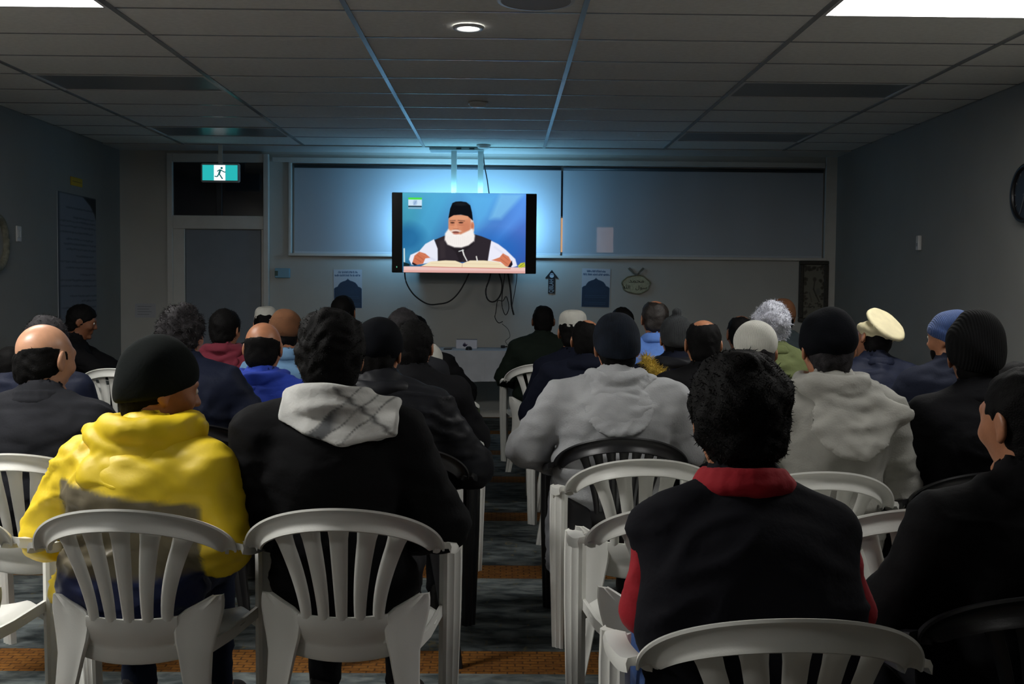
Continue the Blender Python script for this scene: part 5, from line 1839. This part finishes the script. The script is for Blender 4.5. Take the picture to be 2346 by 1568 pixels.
person('man with the red collar', 'person in a navy-black vest with red sleeves and red collar, tousled black hair', 1693, 800, 2.24, bpx=1720, fwd=.05, hy=4, hp=6,
       w=.90, th=.020, lod=0, fold=.004, hair=dict(col='black', t=.024, fuzz=.003, lumps=.0035, strands=9000, len=.009, up=.3, nape=.092), top=C_vest, sleeves=C_red, legs='jeans', hs=1.03,
       collar=('stand', C_red, dict(z=.046, out=-.005)), chair_dx=.03, skin='mid', seed=31, el={-1: (-.192, .0, .74), 1: (.192, .0, .74)},
       topextra=lambda f, N, hip, Hc: (f.ell((N[0] * .6, -.075, N[2] - .22), (.222, .115, .20), .05), f.ell((0, -.06, N[2] - .42), (.215, .125, .22), .05)))
person('man at the right edge', 'person in a black jacket at the right picture edge, ear and cheek showing', 2358, 838, 2.40, bpx=2345, fwd=.04, hy=20, hp=5,
       w=1.12, th=.024, lod=0, fold=.004, hair=dict(col='black', t=.008, nape=.075), top=C_black2, legs='black', skin='mid', seed=37, st=4, black_chair=True,
       collar=('stand', C_black2, dict(z=.02)))

# ---------------- second row
person('man in the pale grey hoodie', 'person in a pale grey hoodie and black cap, hood pulled to the right', 1897, 708, 3.80, bpx=1905, fwd=.04, hy=2, w=.98, th=.022, lod=0, fold=.006,
       hair=dict(col='darkgrey', t=.007), hat=('cap', K_capblk, dict(line=.018)), top=C_hoodie2, legs='grey', chair_dx=-.10, seed=41,
       collar=('hood', C_hoodie2, dict(ring=.096, tube=.028, drops=(.07, .14, .21), wide=.13, z=.03, skew=.05, point=(.205, -.13, -.06), amp=.005, open=.01)))
person('man in the black ribbed beanie', 'person in a black jacket and bulky black ribbed beanie near the right wall', 2237, 727, 3.85, bpx=2228, fwd=.05, hy=-14, w=1.04, th=.026, lod=0, fold=.004,
       hair=dict(col='black', t=.006), hat=('beanie', K_black, dict(g=.006, up=.010, line=.012, lump=.004)), top=C_black, legs='black', seed=43, black_chair=True,
       collar=('stand', C_black, dict(z=.02)))
person('bald man at the left', 'bald person in a charcoal jacket at the left edge', 103, 740, 4.06, bpx=105, fwd=.06, hy=-24, hp=8, w=1.08, th=.024, lod=0, fold=.006, hs=1.06,
       skin='light', hair=bald((-.012, -.006, .072), (.090, .114, .104), col='black', t=.007, nape=.08), top=C_char, legs='black', collar=('stand', C_char, dict(z=.025)), seed=47)
person('man in the quilted grey coat', 'person in a dark grey quilted coat and black cap beside the aisle', 868, 730, 4.32, bpx=918, fwd=.05, hy=-8, w=1.10, th=.034, lod=0, fold=.007,
       hair=dict(col='black', t=.007), hat=('cap', K_capblk, dict(line=.012)), top=C_puff, legs='black', seed=53, black_chair=True,
       collar=('hood', C_puff, dict(ring=.094, tube=.03, drops=(.05, .09), wide=.11, z=.01)))

# ---------------- third row
person('big man in the grey hoodie', 'person with broad back in a light grey hoodie and navy beanie right of the aisle', 1413, 718, 4.58, bpx=1397, fwd=.05, hy=3, hp=5, w=1.26, fat=1.16, th=.028, lod=0, fold=.007, hs=1.02,
       hair=dict(col='black', t=.006), hat=('beanie', K_navy, dict(g=.004)), top=C_hoodie, legs='grey', black_chair=True, chair_dx=.03, seed=59, dep=1.12,
       el={-1: (-.335, .02, .72), 1: (.315, .03, .72)},
       collar=('hood', C_hoodie, dict(ring=.094, tube=.026, drops=(.06, .13, .20), wide=.135, z=.028, amp=.004)))
person('man in the white knit cap', 'person in a white knit cap behind the tousled black hair', 1731, 732, 4.76, fwd=.04, w=.98, hp=6, hair=dict(col='darkgrey', t=.005), hat=('kufi', K_white, dict(dome=1, tilt=14)),
       top=cloth('slate', S(70, 78, 88)), legs='navy', lod=1, skin='mid', seed=61)
person('man with fuzzy grey-black hair', 'person with fuzzy grey-black hair in a navy padded jacket', 417, 697, 4.92, bpx=470, fwd=.05, hy=-12, w=1.05, th=.032, lod=1, hair=dict(col='darkgrey', t=.022, fuzz=.004, lumps=.004, strands=3500, len=.015, sw=.0013, nape=.09),
       top=C_navy2, legs='navy', collar=('stand', C_navy2, dict(z=.02)), seed=67, black_chair=True)
person('man in the blue beanie', 'person in a blue beanie and dark jacket by the right wall, dark beard', 2180, 710, 5.22, bpx=2135, fwd=.05, hy=38, w=1.05, th=.026, lod=1, hair=dict(col='black', t=.005), beard='black',
       hat=('beanie', K_blue, dict(cuff=.045, g=.0)), top=cloth('dark_navy_jacket', S(30, 34, 48)), legs='black', eyes=True, seed=71, st=10)
person('small person at the right edge', 'small person with black hair, mostly hidden at the right edge', 2326, 828, 4.5, fwd=.03, w=.85, hs=.95, lod=2, hair=dict(col='black', t=.009), top=C_navy, hy=25, seed=73, seat_chair=True)
person('grey-haired man behind the bald head', 'person with blurred grey hair just behind the bald head', 108, 722, 5.25, fwd=.04, w=.95, lod=1, hair=dict(col='darkgrey', t=.016, strands=1200, len=.016), top=C_navy2, legs='navy', seed=79, hy=-10)
person('man in the royal blue hoodie', 'balding person in a royal blue hoodie', 604, 737, 5.5, bpx=606, fwd=.05, hy=-3, hp=9, hs=1.08, w=1.02, th=.024, lod=1, skin='mid', hair=bald((0, -.008, .084), (.084, .108, .094), col='black', t=.007),
       top=C_blue, legs='navy', collar=('hood', C_blue, dict(ring=.10, tube=.03, drops=(.06, .12), wide=.14, z=.02, amp=.006)), seed=83)
person('man in black beside the aisle', 'person with black hair in a black jacket, second from the aisle gap on the left', 950, 733, 5.2, bpx=962, fwd=.05, hy=-6, w=1.0, th=.026, lod=1, hair=dict(col='black', t=.012, strands=1500, len=.012), top=C_black, legs='black', seed=89)
person('man with the thinning crown', 'person with thinning black hair and a shiny crown in a black coat', 1611, 731, 5.62, bpx=1615, fwd=.05, hs=1.04, w=1.05, hp=8, lod=1, th=.026, skin='mid', hair=bald((.0, -.034, .118), (.050, .060, .050), col='black', t=.008), top=C_black2, legs='black', seed=97)

# ---------------- fourth row and beyond, right of the aisle
person('man in the navy coat', 'balding person in a navy coat at the aisle, half hidden by the navy beanie', 1345, 731, 6.3, bpx=1330, fwd=.05, hp=7, hy=-4, w=1.08, th=.03, lod=1, hair=bald((.025, .0, .118), (.055, .075, .05), col='black', t=.008), top=C_navy, legs='black',
       collar=('hood', C_navy, dict(ring=.1, tube=.028, drops=(.05, .10), wide=.14, z=.01)), seed=101)
person('person in the grey bobble beanie', 'person in a grey bobble beanie and dark coat with yellow fur-trimmed hood', 1549, 722, 6.3, bpx=1540, fwd=.05, w=1.0, th=.03, lod=1, hair=dict(col='black', t=.005), hat=('beanie', K_grey, dict(pom=1, strands=1200)), top=C_navy, legs='black',
       collar=('fur', C_fur, dict(shell=C_puff, ring=.10, tube=.03, drops=(.06, .12), wide=.13, z=.015)), seed=103)
person('man with fluffy grey hair', 'person with fluffy pale grey hair in a moss green jacket', 1766, 692, 6.2, bpx=1772, fwd=.04, w=1.0, lod=1, th=.026, hair=dict(col='grey', t=.024, fuzz=.004, lumps=.006, strands=2600, len=.018, sw=.0014, nape=.10), top=C_moss, legs='khaki',
       collar=('stand', C_moss, dict(z=.025)), seed=107)
person('man in the cream wool hat', 'person in a cream flat wool hat and navy padded jacket', 2003, 722, 6.2, bpx=2005, fwd=.05, hy=22, hr=16, hp=-4, w=1.0, th=.03, lod=1, hair=dict(col='black', t=.006), hat=('pakol', K_cream, dict(n=(.42, -.56, .70), lump=.003)), top=C_navy2, legs='navy',
       collar=('stand', C_navy2, dict(z=.03)), seed=109)
person('man in the pale blue collar', 'tall person with a bald crown and sky blue shirt collar', 1501, 687, 7.1, bpx=1500, fwd=.05, w=1.0, lod=1, hp=6, hair=bald((.018, -.01, .125), (.052, .066, .050), col='brown', t=.009, nape=.085), top=C_sky, legs='grey', collar=('shirt', C_sky), seed=113)
person('man in the white flat-topped cap', 'person in a white flat-topped prayer cap right of the aisle', 1313, 708, 7.2, fwd=.05, w=1.0, lod=1, hs=1.08, hair=dict(col='black', t=.006), hat=('kufi', K_white, dict(tilt=10)), top=C_navy, legs='black', seed=127)
person('balding man half behind the white cap', 'balding brown-haired person half hidden left of the white knit cap', 1697, 722, 7.05, fwd=.04, w=.95, lod=2, skin='dark', hp=8, hair=bald((.02, .02, .115), (.06, .08, .06), col='black', t=.007), top=C_black, seed=131)
person('man in the dark skullcap', 'person in a dark cap, only the crown showing below the dome poster', 1425, 704, 8.05, fwd=.04, w=.95, lod=2, hair=dict(col='black', t=.012), top=C_char, seed=137)
person('man in the brown wool cap', 'person in a brown wool cap beside the carved panel', 1792, 685, 8.0, fwd=.04, w=.95, lod=2, hair=dict(col='black', t=.006), hat=('cap', K_brown, {}), top=cloth('teal_grey', S(48, 58, 62)), seed=139)
person('man in the dark green jacket', 'person with short black hair and dark green jacket in the front row', 1245, 700, 8.7, bpx=1232, fwd=.05, w=1.05, th=.026, lod=1, skin='dark', hair=dict(col='black', t=.008, nape=.06), top=C_dgreen, legs='black',
       collar=('stand', C_dgreen, dict(z=.02)), seed=149)

# ---------------- left of the aisle, further rows
person('man with flattened grey-black hair', 'person with flattened dark grey hair behind the black jackets', 925, 706, 6.1, fwd=.05, w=1.0, lod=1, hair=dict(col='darkgrey', t=.010, strands=900, len=.012), top=C_char, seed=151, hy=-8)
person('person in the small white cap', 'person in a small white cap and green jacket leaning forward by the aisle', 981, 784, 7.05, bpx=985, fwd=.17, w=.95, lod=1, hp=20, hs=.98, hair=dict(col='black', t=.005), hat=('kufi', K_white, dict(dome=1)), top=C_green, legs='black', seed=157, hy=-20)
person('man in black by the aisle gap', 'person in black nearest the front table, sleeve at the aisle', 952, 722, 7.62, bpx=975, fwd=.06, w=1.08, th=.026, lod=1, hair=dict(col='black', t=.010), top=C_black2, legs='black', seed=163, hy=-15)
person('man in the brown turban', 'person in a brown rounded cap and denim blue shirt', 655, 710, 6.3, bpx=668, fwd=.05, w=1.0, lod=1, hair=dict(col='black', t=.005), hat=('cap', K_brown, dict(line=.0)), top=C_denim, legs='grey', collar=('shirt', C_denim), seed=167)
person('person in the maroon top', 'person with black hair in a maroon hooded top', 516, 707, 6.92, bpx=512, fwd=.05, w=1.0, lod=1, hy=-12, hair=dict(col='black', t=.016, strands=900, len=.014), top=C_maroon, legs='black', collar=('hood', C_maroon, dict(ring=.092, tube=.026, drops=(.06, .12), wide=.12)), seed=173)
person('person in the small round white cap', 'person in a white round cap in front of the door', 609, 700, 8.35, fwd=.04, w=.95, lod=2, hp=14, hair=dict(col='black', t=.006), hat=('kufi', K_white, dict(tilt=20)), top=C_char, seed=179)
person('person before the left dome poster', 'person with black hair whose head covers the left dome poster', 786, 677, 8.1, fwd=.04, w=.95, lod=2, hair=dict(col='black', t=.012), top=C_char, seed=181)
person('young person sitting sideways', 'person in black sitting sideways along the left wall, hands on the knees', 188, 698, 8.62, bpx=182, fwd=.0, rz=-80, hp=16, w=.95, lod=1, skin='dark', hair=dict(col='black', t=.014, strands=700, len=.014), top=C_black2, legs='black', eyes=True, seed=191,
       el={-1: (-.22, .16, .74), 1: (.22, .16, .74)}, wr={-1: (-.12, .38, .66), 1: (.12, .38, .66)})
person('small person at the left edge', 'small person with dark hair low at the left edge behind the bald head', 24, 795, 6.0, fwd=.03, w=.85, hs=.95, lod=2, hair=dict(col='black', t=.010), top=C_black, seed=193)

# long grey tunic of the broad man, hanging down beside his chair
kp = [o for o in bpy.data.objects if o.name.startswith('person') and 'broad back' in o.get('label', '')][0]
f = Field(axis(-.42, -.12, .011), axis(-.14, .36, .011), axis(.14, .66, .011))
f.ell((-.205, .08, .42), (.035, .13, .22), .03); f.ell((-.215, .12, .32), (.028, .09, .16), .03)
for q in range(4): f.cap((-.215 - .006 * (q % 2), .0 + q * .055, .54), (-.220, .01 + q * .06, .24 + .03 * (q % 2)), .012, .018, .012)
f.keep((0, 0, -1), -.19, .01)
V, Q = f.mesh(); V = V + normals(V, Q) * folds(V, 5, .007)[:, None]
link('tunic_tail', np_mesh('tunic_tail', V, Q, cloth('tunic_grey', S(140, 142, 148))), kp)

# ---------------- empty chairs
def xat(px, Y): return at(px, 1100, Y * .97).x
chair(xat(1476, 3.86) - .01, 3.87, 0, 'empty white armchair behind the black armchair of the grey hoodie', group='white plastic armchairs in rows')
chair(.49, 3.10, 0, 'empty white armchair directly before the red sleeve')
chair(1.115, 3.09, 0, 'empty white armchair between the red sleeves and the right edge jacket')
chair(-1.57, 3.02, 6, 'empty white armchair cut off by the left picture edge')
chair(xat(262, 7.6), 7.6, 0, 'empty white armchair far left, showing beside the dark beanie')
print('scene built in %.1f s' % (time.time() - T0))
